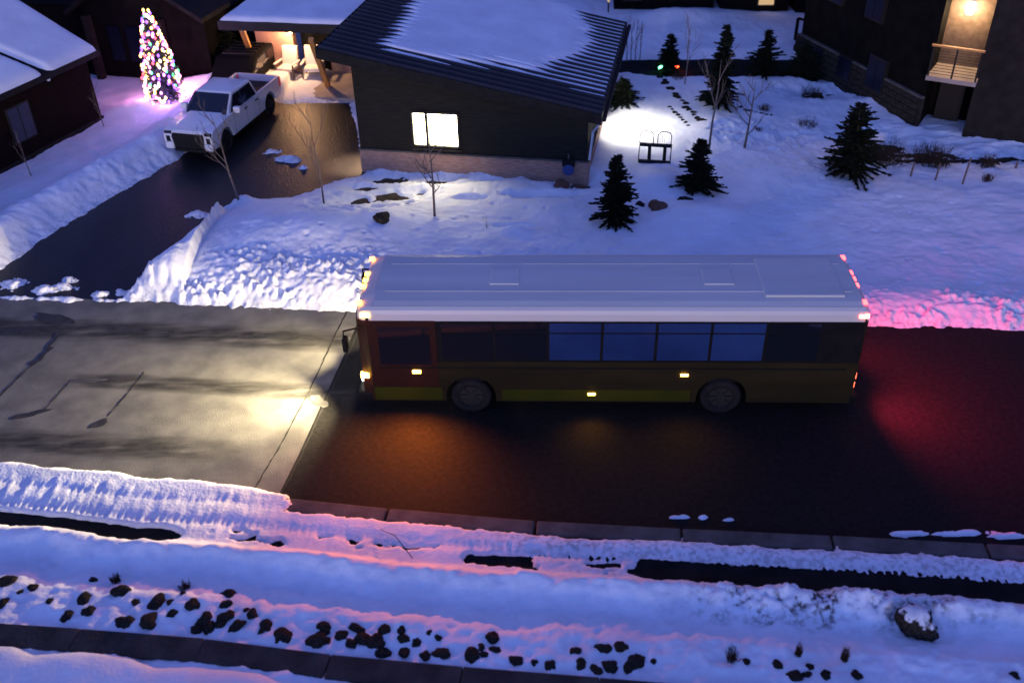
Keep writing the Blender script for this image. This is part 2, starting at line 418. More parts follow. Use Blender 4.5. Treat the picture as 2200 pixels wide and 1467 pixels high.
    kerb_bare = np.clip(sstep(-5.6, -4.2, X) * (1 - sstep(4.0, 5.6, X)) + sstep(6.0, 7.4, X) * (1 - sstep(9.8, 11.0, X)), 0, 1)
    # snow spilling over the gutter
    spill = 0.16 + 0.05 * n2 - 0.30 * np.clip(-tn / 0.16, 0, 1)
    kerb_bare = sstep(-5.6, -4.4, X) * (1 - sstep(10.4, 11.4, X)) - 2.2 * np.clip(fbm(X * .9, X * 0 + 2.0, 86) - .55, 0, 1) - 1.2 * np.clip(fbm(X * 4, Y * 4, 87) - .56, 0, 1)
    spill = np.where(kerb_bare > 0.5, np.where(t < 0.0, -0.02 + 0.10 * np.clip(1 - abs(t + 0.09 + rag * 0.5) / 0.12, 0, 1) - 0.09, -0.2), spill)
    leftspill = np.clip(-0.02 + 0.22 * sstep(-0.25, 0.05, tn + 0.25 * sstep(-4, -8, X)), -0.15, 1)
    spill = np.where(X < -5.0, leftspill - 0.12 * (tn + 0.25 * sstep(-4, -8, X) < -0.22), spill)
    pack_lo = np.where(kerb_bare > 0.5, 0.40, 0.02)
    tread = 0.5 + 0.5 * np.sin(X * 42.0 + 3 * vn(X * 2, Y * 2, 81))
    trk = np.exp(-((t - 0.95) / 0.14) ** 2) + 0.5 * np.exp(-((t - 0.35) / 0.12) ** 2)
    packed = 0.20 + 0.025 * n1 + 0.03 * n2 - 0.05 * trk * (0.3 + 0.7 * tread) + 0.022 * (vn(X * 13, Y * 2.2, 85) - 0.5)
    packed = np.where(X > 0.2, packed - 0.07 * np.clip(1.25 * trk * (fbm(X * 6, Y * 9, 88) * 1.6), 0, 1), packed)
    aa = sstep(pack_lo - .08, pack_lo + .08, tn); hn = np.maximum(spill, -.05) * (1 - aa) + packed * aa
    # bare strip of pavement
    strip_on = np.clip(1 - sstep(-7.6, -6.6, X + 0.8 * n1) + sstep(1.9, 2.6, X + 0.8 * n1), 0, 1)
    sw = np.where(X < 0, 0.21, 0.30) * strip_on
    sc_ = np.where(X < 0, 1.36, 1.22 + 0.012 * X)
    in_strip = (abs(t - sc_ + 0.6 * rag) < sw)
    ss_ = sstep(sw + .07, sw - .07, abs(t - sc_ + 0.6 * rag)) * (sw > .05); hn = hn * (1 - ss_) + 0.0 * ss_
    patch = (strip_on < 0.9) & (abs(t - 1.22 + rag) < 0.16) & (fbm(X * 1.6, Y * 2.5, 91) > 0.56)
    pp_ = sstep(.22, .10, abs(t - 1.22 + rag)) * sstep(.53, .60, fbm(X * 1.6, Y * 2.5, 91) + .06 * n2) * (strip_on < .98); hn = hn * (1 - pp_) + .0 * pp_
    # bank towards the wall
    b0 = sc_ + 0.22 + 0.05 * (X > 0)
    bank2 = 0.24 + 0.16 * sstep(0, 0.35, t - b0) + 0.12 * np.exp(-((t - b0 - 0.35) / 0.3) ** 2) - 0.16 * np.exp(-((t - b0 - 0.95 - 0.15 * n1) / 0.35) ** 2) + 0.10 * sstep(1.3, 1.7, t - b0 + 0.3 * n1) + 0.14 * n1 + 0.10 * n2 + 0.12 * (fbm(X * 0.5, Y * 0.5, 95) - 0.5)
    rough = np.exp(-(((X - 6.0) / 2.6) ** 4 + ((t - 2.0) / 0.5) ** 4))
    w4, k4 = worley(X * 2.1 + .3 * n2, Y * 2.4, 99)
    rid = 1 - abs(2 * fbm(X * 2.4 + .6 * n2, Y * 2.8, 97) - .95) * 1.6
    bank2 += rough * (0.7 * clod + 0.20 * np.clip(rid, 0, 1) + 0.22 * np.clip(0.55 - w4, 0, 1) * k4 - 0.16)
    bank2 += 0.08 * (fbm(X * 2.2, Y * 3.5, 93) - .47) + 0.05 * (fbm(X * 7, Y * 9, 94) - .47) + (0.06 * np.clip(0.5 - w1, 0, 1) * k1) * np.exp(-((t - b0 - .2) / .35) ** 2)
    bb = sstep(-.10, .08, t - b0 + .02 - 0.5 * rag) * (1 - ss_); hn = hn * (1 - bb) + bank2 * bb
    h = np.where(near & (Y < 19.5), np.where(t < -0.45, -0.1, hn), h)
    ns_ = 1.3 * (fbm(X * 3.5, Y * 4.5, 171) - .47) + .9 * (fbm(X * 11, Y * 11, 173) - .47)
    for (px, py, rx, ry) in SCRAPS:
        q = G(px, py); ax = abs(G(px + rx, py).x - q.x); ay = max(abs(G(px, py + ry).y - q.y), .05)
        rr_ = np.sqrt(((X - q.x) / ax) ** 2 + ((Y - q.y) / ay) ** 2)
        f = 1 - rr_ + ns_
        h = np.where(rr_ < 1.7, np.maximum(h, -.05 + (.24 if py < 700 else .16) * np.clip(f + (0 if py < 700 else .25), 0, .8)), h)
    dirt = np.where(near & (Y < 19.5), 1.0 * rough * sstep(0.95, 0.45, rid) + 0.25 * sstep(.5, .6, fbm(X * .9, Y * 2.2, 92)) * np.exp(-((t - b0) / .25) ** 2) + 0.4 * np.exp(-((t - 0.7) / 0.45) ** 2) * (X > -1.0) * sstep(-1.5, 0.5, X), 0.35 * np.exp(-np.clip(dn, 0, 9) / 0.25))
    return h, dirt

def axis(parts):
    out = []
    for a, b, s in parts:
        out += list(np.arange(a, b, s))
    return np.array(out + [parts[-1][1]])
xs = axis([(-400, -60, 40), (-60, -24, 1.0), (-24, -15, 0.12), (-15, 14.5, 0.055), (14.5, 24, 0.12), (24, 60, 1.0), (60, 400, 40)])
ys = axis([(-60, 5, 8), (5, 9.0, 0.4), (9.0, 29.0, 0.05), (29, 36, 0.08), (36, 60, 0.16), (60, 80, 1.0), (80, 600, 40)])
GX, GY = np.meshgrid(xs, ys)
HZ, DI = terrain(GX, GY)
def ground_z(x, y):
    i = int(np.clip(np.searchsorted(xs, x) - 1, 0, len(xs) - 2)); j = int(np.clip(np.searchsorted(ys, y) - 1, 0, len(ys) - 2))
    u = (x - xs[i]) / (xs[i + 1] - xs[i]); v = (y - ys[j]) / (ys[j + 1] - ys[j])
    return float((HZ[j, i] * (1 - u) + HZ[j, i + 1] * u) * (1 - v) + (HZ[j + 1, i] * (1 - u) + HZ[j + 1, i + 1] * u) * v)
def grid_mesh(name, X, Y, Z, m, dirt=None, keep=None):
    ny, nx = X.shape
    me = bpy.data.meshes.new(name)
    idx = np.arange(nx * ny).reshape(ny, nx)
    q = np.stack([idx[:-1, :-1], idx[:-1, 1:], idx[1:, 1:], idx[1:, :-1]], -1).reshape(-1, 4)
    if keep is not None: q = q[keep.reshape(-1)]
    used = np.unique(q); rm = np.full(nx * ny, -1); rm[used] = np.arange(len(used)); q = rm[q]
    co = np.stack([X, Y, Z], -1).reshape(-1, 3)[used]
    me.vertices.add(len(co)); me.vertices.foreach_set('co', co.reshape(-1).astype(np.float32))
    me.loops.add(q.size); me.loops.foreach_set('vertex_index', q.reshape(-1).astype(np.int32))
    me.polygons.add(len(q)); me.polygons.foreach_set('loop_start', np.arange(0, q.size, 4, dtype=np.int32))
    me.polygons.foreach_set('use_smooth', np.ones(len(q), bool))
    me.update(calc_edges=True)
    if dirt is not None:
        a = me.attributes.new('dirt', 'FLOAT', 'POINT'); a.data.foreach_set('value', dirt.reshape(-1)[used].astype(np.float32))
    me.materials.append(M[m])
    o = bpy.data.objects.new(name, me); col.objects.link(o)
    return o
cellmax = np.maximum(np.maximum(HZ[:-1, :-1], HZ[:-1, 1:]), np.maximum(HZ[1:, :-1], HZ[1:, 1:]))
snow_ground = tag(grid_mesh('snow_ground', GX, GY, HZ, 'snow', DI, cellmax > -0.07), 'snow covering the yards and the road banks', kind='structure')
tag(MB().add([(-400, -60, -0.03), (400, -60, -0.03), (400, 600, -0.03), (-400, 600, -0.03)], [(0, 1, 2, 3)]).build('ground', 'soil'), 'bare brown soil under the snow', kind='structure')

# road: old grey paving on the left, new dark paving on the right, joined along two seams
def flat(poly, z, name, m, parent=None):
    return MB().add([(x, y, z) for x, y in poly], [tuple(range(len(poly)))]).build(name, m, parent)
def inset(line, off): return [(x, y + off) for x, y in line]
SEAM_A = [G(790, 640), G(740, 760), G(690, 870), G(640, 980), G(600, 1060), G(560, 1140)]
farw = G2(FAR_EDGE); nearw = G2(NEAR_EDGE)[::-1]
def ylim(line, x): return float(np.interp(x, line[:, 0], line[:, 1]))
sa = [(p.x, p.y) for p in SEAM_A]
left_poly = [(farw[0][0], farw[0][1] + 0.6)] + [(x, y + 0.6) for x, y in farw[1:] if x < sa[0][0]] + sa + [(x, y - 0.5) for x, y in nearw[::-1] if x < sa[-1][0]]
right_poly = [(x, y + 0.6) for x, y in farw if x > sa[0][0]] + [(x, y - 0.5) for x, y in nearw[::-1] if x > sa[-1][0]] + sa[::-1]
road = tag(flat(right_poly, 0.0, 'road', 'roaddark'), 'dark new asphalt under and beside the bus', kind='structure')
road2 = tag(flat(left_poly, 0.0, 'road', 'roadgrey'), 'older grey paving in the headlight beam', kind='structure')
tag(flat([(x, y) for x, y in DRIVE], 0.004, 'driveway', 'driveway'), 'wet dark driveway with the pickup on it', kind='structure')
tag(flat([(x, y) for x, y in BACKROAD] , -0.004, 'back_road', 'path'), 'dark back road beyond the garden', kind='structure')
rng = random.Random(5)
def wavy_strip(pts, w, z, name, m, parent, jit=0.25, step=0.12):
    v = []; f = []
    P_ = [Vector(p) for p in pts]
    L = []
    for a, b in zip(P_[:-1], P_[1:]):
        n = max(2, int((b - a).length / step))
        for i in range(n): L.append(a.lerp(b, i / n))
    L.append(P_[-1])
    for i, p in enumerate(L):
        t = (L[min(i + 1, len(L) - 1)] - L[max(i - 1, 0)]).normalized(); n = Vector((-t.y, t.x, 0))
        c = p + n * rng.uniform(-1, 1) * w * 0.35
        ww = w * (1 + rng.uniform(-jit, jit) * 2)
        v += [(c.x + n.x * ww / 2, c.y + n.y * ww / 2, z), (c.x - n.x * ww / 2, c.y - n.y * ww / 2, z)]
    f = [(2 * i, 2 * i + 1, 2 * i + 3, 2 * i + 2) for i in range(len(L) - 1)]
    return MB().add(v, f).build(name, m, parent)
wavy_strip([G(800, 640), G(745, 770), G(695, 873), G(645, 983), G(603, 1062)], 0.04, 0.006, 'paving_seam', 'seam', road2)
wavy_strip([G(755, 650), G(715, 730), G(660, 850), G(600, 960), G(545, 1052)], 0.035, 0.006, 'paving_seam', 'seam', road2)
wavy_strip([G(115, 745), G(50, 800), G(0, 850)], 0.05, 0.006, 'paving_crack', 'seam', road2)
wavy_strip([G(150, 820), G(95, 880)], 0.03, 0.006, 'paving_crack', 'seam', road2)
wavy_strip([G(310, 800), G(270, 850), G(230, 895)], 0.03, 0.006, 'paving_crack', 'seam', road2)
def blob(cx, cy, rx, ry, ang, z, name, m, parent, n=44, rough=0.35, seed=1):
    r = random.Random(seed); ph = [r.uniform(0, 6.28) for _ in range(6)]
    c = G(cx, cy); poly = []
    for i in range(n):
        a = 2 * math.pi * i / n
        k = 1 + rough * (0.5 * math.sin(2 * a + ph[0]) + 0.3 * math.sin(3 * a + ph[1]) + 0.25 * math.sin(5 * a + ph[2]) + 0.15 * math.sin(9 * a + ph[3]) + 0.1 * math.sin(14 * a + ph[4]))
        x, y = rx * k * math.cos(a), ry * k * math.sin(a)
        poly.append((c.x + x * math.cos(ang) - y * math.sin(ang), c.y + x * math.sin(ang) + y * math.cos(ang)))
    return flat(poly, z, name, m, parent)
def track_material():
    m = mat('tyre_streak', (0.03, 0.029, 0.027), 0.6, (0.06, 0.057, 0.052), 3, spec=0.15); nt = m.node_tree
    b_ = nt.nodes['Principled BSDF']; out = nt.nodes['Material Output']
    at = nt.nodes.new('ShaderNodeAttribute'); at.attribute_name = 'fade'
    n = nt.nodes.new('ShaderNodeTexNoise'); n.inputs['Scale'].default_value = 1.6; n.inputs['Detail'].default_value = 7
    tc = nt.nodes.new('ShaderNodeTexCoord'); mp = nt.nodes.new('ShaderNodeMapping'); mp.inputs['Scale'].default_value = (.45, 2.2, 1)
    nt.links.new(tc.outputs['Object'], mp.inputs[0]); nt.links.new(mp.outputs[0], n.inputs['Vector'])
    mr = nt.nodes.new('ShaderNodeMapRange'); mr.inputs[1].default_value = .3; mr.inputs[2].default_value = .62
    nt.links.new(n.outputs['Fac'], mr.inputs[0])
    mu = nt.nodes.new('ShaderNodeMath'); mu.operation = 'MULTIPLY'; nt.links.new(mr.outputs[0], mu.inputs[0]); nt.links.new(at.outputs['Fac'], mu.inputs[1])
    tr = nt.nodes.new('ShaderNodeBsdfTransparent'); mx = nt.nodes.new('ShaderNodeMixShader')
    nt.links.new(mu.outputs[0], mx.inputs[0]); nt.links.new(tr.outputs[0], mx.inputs[1]); nt.links.new(b_.outputs[0], mx.inputs[2]); nt.links.new(mx.outputs[0], out.inputs[0])
    return m
M['tyre_streak'] = track_material()
def streak(pts, w, z, parent):
    P_ = [Vector(p) for p in pts]; L = []
    for a, b in zip(P_[:-1], P_[1:]):
        for i in range(12): L.append(a.lerp(b, i / 12))
    L.append(P_[-1]); v = []; fd = []
    for i, p in enumerate(L):
        t = (L[min(i + 1, len(L) - 1)] - L[max(i - 1, 0)]).normalized(); n = Vector((-t.y, t.x, 0)); e = min(1, i / 6, (len(L) - 1 - i) / 6)
        for k, f in ((-1, 0), (-.45, .75), (.1, 1), (.5, .7), (1, 0)):
            q = p + n * w * .5 * k; v.append((q.x, q.y, z)); fd.append(f * e)
    f = [(5 * i + j, 5 * i + j + 1, 5 * i + j + 6, 5 * i + j + 5) for i in range(len(L) - 1) for j in range(4)]
    o = MB().add(v, f).build('wheel_track', 'tyre_streak', parent)
    a = o.data.attributes.new('fade', 'FLOAT', 'POINT'); a.data.foreach_set('value', fd)
    return o
# wheel tracks and spills on the old paving
streak([G(-200, 690), G(0, 704), G(300, 712), G(600, 728), G(860, 740)], 1.15, 0.004, road2)
streak([G(130, 816), G(300, 822), G(560, 836), G(840, 852)], 0.75, 0.004, road2)
streak([G(-300, 930), G(100, 950), G(560, 975)], 1.0, 0.004, road2)
blob(115, 685, 0.65, 0.22, -0.45, 0.008, 'road_stain', 'stain', road2, seed=2)
blob(40, 715, 0.5, 0.16, 0, 0.008, 'road_stain', 'stain', road2, seed=3)
wavy_strip([G(130, 715), G(100, 755), G(70, 785)], 0.14, 0.010, 'road_stain', 'stain', road2, 0.3)
blob(64, 890, 0.40, 0.12, 0.35, 0.008, 'road_stain', 'stain', road2, seed=4)
blob(213, 910, 0.26, 0.11, 0.6, 0.008, 'road_stain', 'stain', road2, seed=6)
blob(685, 862, 0.28, 0.16, -0.7, 0.010, 'road_stain', 'track', road2, seed=7)
blob(190, 818, 0.4, 0.1, 0, 0.008, 'road_stain', 'track', road2, seed=8)
# near pavement under the packed snow
NL = [(float(x), float(y)) for x, y in nearw]
tag(MB().add([(x, y - 0.42, 0.10) for x, y in NL] + [(x, y - 2.2, 0.10) for x, y in NL], [(i, i + 1, len(NL) + i + 1, len(NL) + i) for i in range(len(NL) - 1)]).build('pavement', 'path'), 'dark pavement showing through the snow on the near side', kind='structure')
# kerb stones
kerb = tag(MB().b2((-0.1, 0, -0.2), (0.1, 0.05, -0.1)).build('kerb', 'concrete'), 'concrete kerb along the near side of the road', kind='structure')
def near_y(x): return float(np.interp(x, NEARLINE[:, 0], NEARLINE[:, 1]))
kx = [-14.5, -11.6, -8.7, -5.75, -2.75, 0.42, 3.45, 6.5, 9.55, 12.6, 15.6]
for a, b in zip(kx[:-1], kx[1:]):
    p, q = Vector((a + 0.02, near_y(a), 0)), Vector((b - 0.02, near_y(b), 0))
    d = (q - p); n = Vector((d.y, -d.x, 0)).normalized()
    mid = (p + q) / 2 + n * 0.21
    rz = math.atan2(d.y, d.x)
    k = MB().box((0, 0, 0), (d.length, 0.40, 0.30)).build('kerb_stone', 'concrete', kerb, bevel=0.05)
    k.location = (mid.x, mid.y, 0.0); k.rotation_euler = (0, 0, rz)

# ---------------------------------------------------------------- plants
def conifer(name, label, base, h, r, seed, m='needle', group=None, lean=(0, 0), dens=1.0, z0=None):
    rg = random.Random(seed)
    z = ground_z(base[0], base[1]) if z0 is None else z0
    t = thing(name, label, 'tree', (base[0], base[1], z - 0.05), 0, group)
    MB().tube([(0, 0, 0), (lean[0] * h * .5, lean[1] * h * .5, h * 0.5), (lean[0] * h, lean[1] * h, h)], [0.035 * h * 0.5 + 0.02, 0.025 * h * 0.4 + 0.012, 0.006], 7).build('trunk', 'darkbark', t)
    mb = MB(); lv = int(18 + h * 6)
    for k in range(lv):
        f = (k + rg.random()) / lv; zz = h * (0.05 + 0.95 * f)
        rr = r * 0.98 * (1 - f) ** 0.70 * rg.uniform(0.78, 1.12) + 0.03
        nb = max(4, int((6 + 6 * (1 - f)) * dens))
        for b in range(nb):
            az = rg.uniform(0, 6.283); L = rr * rg.uniform(0.55, 1.18) * (1 + .14 * math.sin(az * 2 + seed + 3 * f) + .10 * math.sin(az * 3 - seed * 2 + 7 * f))
            up = rg.uniform(-0.35, 0.15) + 0.5 * f
            ax = Vector((math.cos(az), math.sin(az), up)).normalized()
            side = ax.cross(Vector((0, 0, 1))).normalized()
            o0 = Vector((lean[0] * zz, lean[1] * zz, zz))
            ns = max(4, int(L / 0.042))
            for i in range(ns):
                q = (i + 1) / ns; p = o0 + ax * L * q + Vector((0, 0, -0.10 * L * q * q))
                for sgn in (-1, 1, rg.choice((-.3, .3))):
                    d = (ax * rg.uniform(0.5, 1.1) + side * sgn * rg.uniform(0.3, 1.0) + Vector((0, 0, rg.uniform(-.35, .35)))).normalized()
                    ln = rg.uniform(0.09, 0.20) * (1.15 - 0.4 * q) * (0.7 + 0.25 * h / 2.5)
                    w = d.cross(Vector((rg.uniform(-1, 1), rg.uniform(-1, 1), rg.uniform(-1, 1)))).normalized() * ln * 0.30
                    mb.add([p - w * 0.6, p + w, p + d * ln, p - w], [(0, 1, 2, 3)])
    me = bpy.data.meshes.new('crown'); me.from_pydata(mb.v, [], mb.f); me.materials.append(M[m])
    c = bpy.data.objects.new('crown', me); col.objects.link(c); c.parent = t
    return t
def con_px(name, label, bx, by, ty, wpx, seed, **kw):
    b = G(bx, by); gz = ground_z(b.x, b.y)
    h = height_at(b, ty) - gz * 0.5
    s = (b - Vector((0, 0, CAM_H))).length
    return conifer(name, label, (b.x, b.y), h, wpx / 2 * s / FPX, seed, **kw)
GC = 'young conifers in the garden'
con_px('conifer_tree', 'narrow dark young spruce nearest the road, right of the house corner', 1320, 492, 340, 96, 1, group=GC)
con_px('conifer_tree', 'bushy dark young spruce beside the wire-backed seat, above the reddish boulder', 1495, 428, 308, 92, 2, group=GC)
con_px('conifer_tree', 'tall dark spruce in the middle of the side garden slope', 1542, 242, 62, 82, 3, m='needle2', group=GC)
con_px('conifer_tree', 'loose wide dark pine in front of the stone building', 1825, 386, 225, 150, 4, group=GC, lean=(-0.04, 0), dens=0.8)
con_px('conifer_tree', 'small dark spruce with red and green lights at its foot', 1436, 152, 72, 62, 5, m='needle2', group=GC)
con_px('conifer_tree', 'dark spruce by the back road, left of the deck railing', 1640, 172, 66, 84, 6, m='needle2', group=GC)
con_px('conifer_tree', 'squat dark spruce below the deck railing', 1722, 172, 92, 86, 7, m='needle2', group=GC)
con_px('conifer_tree', 'dark bushy evergreen at the house side above the light pool', 1338, 238, 178, 74, 8, m='needle2', group=GC, dens=1.4)
con_px('conifer_tree', 'big dark evergreen behind the pickup, left of the porch post', 490, 165, 40, 130, 9, m='needle2', group=GC, dens=1.5)
con_px('conifer_tree', 'tall dark evergreen behind the lit tree at the top edge', 392, 105, -60, 80, 10, m='needle2', group=GC)

def bare_tree(name, label, bx, by, ty, lean, seed, r0=0.03, forks=3, spread=0.5, group='bare young trees', m='bark', first=0.3):
    rg = random.Random(seed); b = G(bx, by); z = ground_z(b.x, b.y); h = height_at(b, ty)
    t = thing(name, label, 'tree', (b.x, b.y, z - 0.08), 0, group)
    top = Vector((lean, 0, h))
    MB().tube([(0, 0, 0), top * 0.35 + Vector((rg.uniform(-.04, .04), 0, 0)), top * 0.7 + Vector((rg.uniform(-.05, .05), 0.03, 0)), top], [r0, r0 * 0.75, r0 * 0.45, 0.005], 7).build('trunk', m, t)
    mb = MB()
    def grow(p, d, L, r, lv):
        pts = [p]; q = p.copy(); dd = d.copy()
        for i in range(3):
            dd = (dd + Vector((rg.uniform(-.15, .15), rg.uniform(-.15, .15), 0.08))).normalized(); q = q + dd * L / 3; pts.append(q.copy())
        mb.tube(pts, [r, r * .7, r * .5, r * .25], 5)
        if lv:
            for i in (1, 2, 3):
                for _ in range(rg.choice((1, 1, 2))):
                    e = (dd + Vector((rg.uniform(-1, 1), rg.uniform(-1, 1), rg.uniform(-.1, .6))) * 0.8).normalized()
                    grow(pts[i], e, L * rg.uniform(.35, .6), r * .55, lv - 1)
    for k in range(forks):
        f = first + (0.95 - first) * (k + rg.random() * .6) / forks
        az = rg.choice((0, math.pi)) + rg.uniform(-.9, .9)
        d = Vector((math.cos(az) * spread, math.sin(az) * spread, 0.8)).normalized()
        grow(top * f, d, h * rg.uniform(.25, .42) * (1.15 - f * .6), r0 * .5, 2 if r0 > .02 else 1)
    mb.build('branches', m, t)
    return t
bare_tree('bare_tree', 'thin bare sapling leaning left in the snow mound by the driveway', 517, 450, 262, -0.35, 21, 0.045, 5, 0.6)
bare_tree('bare_tree', 'straight bare sapling at the driveway corner of the yard', 700, 466, 265, -0.05, 22, 0.035, 4, 0.4)
bare_tree('bare_tree', 'forked bare sapling in the window light in front of the house', 936, 493, 320, -0.05, 23, 0.045, 7, 0.9, first=0.25)
bare_tree('bare_tree', 'bare sapling with thin drooping side twigs on the open snow slope', 1597, 336, 190, 0.1, 24, 0.05, 6, 0.9, first=0.2)
bare_tree('bare_tree', 'slim bare trunk standing in front of the middle spruce', 1520, 345, 140, 0.12, 25, 0.05, 3, 0.3)
bare_tree('bare_tree', 'thin bare twig tree above the diagonal row of stones', 1470, 195, 60, 0.05, 26, 0.03, 4, 0.3)
bare_tree('bare_shrub', 'tiny leafless shrub in the yard right of the forked sapling', 1046, 508, 478, 0.0, 27, 0.012, 5, 0.7, first=0.1)
for i, (bx, by, ty) in enumerate(((1346, 132, 40), (1356, 131, 38), (1365, 130, 36), (1374, 130, 44))):
    bare_tree('aspen_sapling', 'slender leafless aspen in the row beyond the house roof corner', bx, by, ty, 0.02 * i, 30 + i, 0.025, 3, 0.15, group='aspens beyond the roof')
for i, (bx, by, ty, lb) in enumerate(((72, 392, 290, 'thin bare sapling at the foot of the brick wall, lower left'), (228, 288, 200, 'thin bare sapling near the far end of the brick wall'))):
    bare_tree('bare_tree', lb, bx, by, ty, -0.1, 40 + i, 0.02, 3, 0.3)
def tuft(name, label, bx, by, hpx, wpx, seed, m='drygrass', n=40, group='dry plants'):
    rg = random.Random(seed); b = G(bx, by); z = ground_z(b.x, b.y); s = (b - Vector((0, 0, CAM_H))).length / FPX
    h = hpx * s * 1.25; w = wpx * s / 2; mb = MB()
    for _ in range(n):
        a = rg.uniform(0, 6.28); r = w * math.sqrt(rg.random()) * .6
        p = Vector((r * math.cos(a), r * math.sin(a), 0)); q = p + Vector((rg.gauss(0, .35) * w, rg.gauss(0, .35) * w, h * rg.uniform(.4, 1)))
        k = Vector((rg.uniform(-1, 1), rg.uniform(-1, 1), 0)).normalized() * 0.012 * max(1, h)
        mb.add([p - k, p + k, q], [(0, 1, 2)])
        mid = p.lerp(q, .6)
        for _ in range(2):
            e = mid + Vector((rg.uniform(-1, 1), rg.uniform(-1, 1), rg.uniform(0, 1))) * w * .35
            mb.add([mid - k * .7, mid + k * .7, e], [(0, 1, 2)])
    me = bpy.data.meshes.new(name); me.from_pydata(mb.v, [], mb.f); me.materials.append(M[m])
    o = bpy.data.objects.new(name, me); col.objects.link(o); o.location = (b.x, b.y, z - .02)
    return tag(o, label, 'shrub', group)
tuft('dry_shrub', 'low dark brush heap beneath the stone building, behind the pine', 1900, 348, 34, 130, 50, 'brush', 260)
tuft('dry_shrub', 'low dark brush patch under the lit balcony', 2000, 352, 36, 110, 51, 'brush', 240)
tuft('dry_shrub', 'small round dark shrub in the snow at the right edge', 2115, 405, 16, 30, 52, 'brush', 70)
tuft('dry_shrub', 'dark shrub against the grey wall at the right edge', 2120, 368, 28, 45, 53, 'brush', 90)
tuft('dry_shrub', 'purple-brown twiggy shrub on the snow bank left of the stone building', 1740, 215, 22, 60, 54, 'brush', 110)
tuft('dry_shrub', 'faint dry weeds on the snow slope left of the pine', 1730, 282, 12, 60, 55, 'drygrass', 70)
tuft('dry_shrub', 'small dark weed on the slope right of the middle spruce', 1640, 252, 14, 34, 56, 'brush', 60)
tuft('dry_shrub', 'dry weeds against the small spruce slope above the stones', 1455, 182, 14, 34, 57, 'brush', 60)
tuft('dry_shrub', 'small dark weed lying on the snow right of the twiggy sapling', 1628, 300, 8, 22, 58, 'brush', 40)
for i, (x, y, hh, w, lb) in enumerate(((1566, 1452, 34, 34, 'leftmost dark weed tuft by the bottom edge'), (1705, 1445, 34, 22, 'slim weed tuft among the rocks by the bottom edge'), (1803, 1455, 36, 22, 'rightmost slim weed tuft by the bottom edge'), (1512, 1262, 26, 40, 'dry weeds poking from the dirty snow by the dark strip'), (258, 1270, 22, 26, 'weed tuft behind the lone rock, lower left'), (405, 1284, 16, 30, 'weed tuft among the clustered rocks, lower left'))):
    tuft('weed_tuft', lb, x, y, hh, w, 60 + i, 'brush', 60)
for i, (x, y, ty) in enumerate(((1953, 392, 358), (2006, 400, 362), (2064, 408, 350), (2176, 380, 362))):
    b = G(x, y); h = height_at(b, ty)
    o = MB().box((0, 0, h / 2), (0.05, 0.05, h)).build('wooden_stake', 'bark', bevel=0.008); o.location = (b.x, b.y, ground_z(b.x, b.y) - .05); o.rotation_euler = (0, rad(4), .3)
    tag(o, ['leftmost short stake in the snow below the stone building', 'second short stake, below the lit balcony', 'tallest slim stake below the grey wall', 'last short stake by the right edge'][i], 'stake', 'stakes in the snow')
# bent twig on the near bank
p, q = G(820, 1160), G(888, 1214)
tag(MB().tube([(p.x, p.y, ground_z(p.x, p.y) + .15), ((p.x + q.x) / 2, (p.y + q.y) / 2, .5), (q.x, q.y, ground_z(q.x, q.y) + .02)], [.006, .009, .01], 5).build('twig', 'darkbark'), 'single thin twig sticking out of the pink-lit near snow', 'twig')

# ---------------------------------------------------------------- rocks
def rock_mesh(seed, m):
    rg = random.Random(seed); bm = bmesh.new(); bmesh.ops.create_icosphere(bm, subdivisions=3, radius=1.0)
    off = Vector((rg.uniform(0, 50), rg.uniform(0, 50), rg.uniform(0, 50)))
    from mathutils import noise
    for v in bm.verts:
        n = noise.noise(v.co * 1.0 + off) * .45 + noise.noise(v.co * 2.3 + off) * .22 + noise.noise(v.co * 5 + off) * .09
        v.co = v.co * (1 + n)
    me = bpy.data.meshes.new('rock'); bm.to_mesh(me); bm.free()
    me.materials.append(M[m]); me.polygons.foreach_set('use_smooth', [True] * len(me.polygons))
    return me
RM = [rock_mesh(100 + i, 'rock') for i in range(8)]
RR = [rock_mesh(120 + i, 'redrock') for i in range(3)]
rrg = random.Random(77)
ORD = ['first', 'second', 'third', 'fourth', 'fifth', 'sixth', 'seventh', 'eighth', 'ninth', 'tenth', 'eleventh', 'twelfth', 'thirteenth', 'fourteenth', 'fifteenth', 'sixteenth', 'seventeenth', 'eighteenth', 'nineteenth', 'twentieth']
def relabel(group, tail):
    by = {}
    for o in col.objects:
        if o.get('group') == group: by.setdefault(o['label'], []).append(o)
    for lb_, os_ in by.items():
        if len(os_) < 2: continue
        os_.sort(key=lambda o: proj(o.location)[0])
        for i, o in enumerate(os_): o['label'] = lb_ + ', ' + ORD[i] + tail
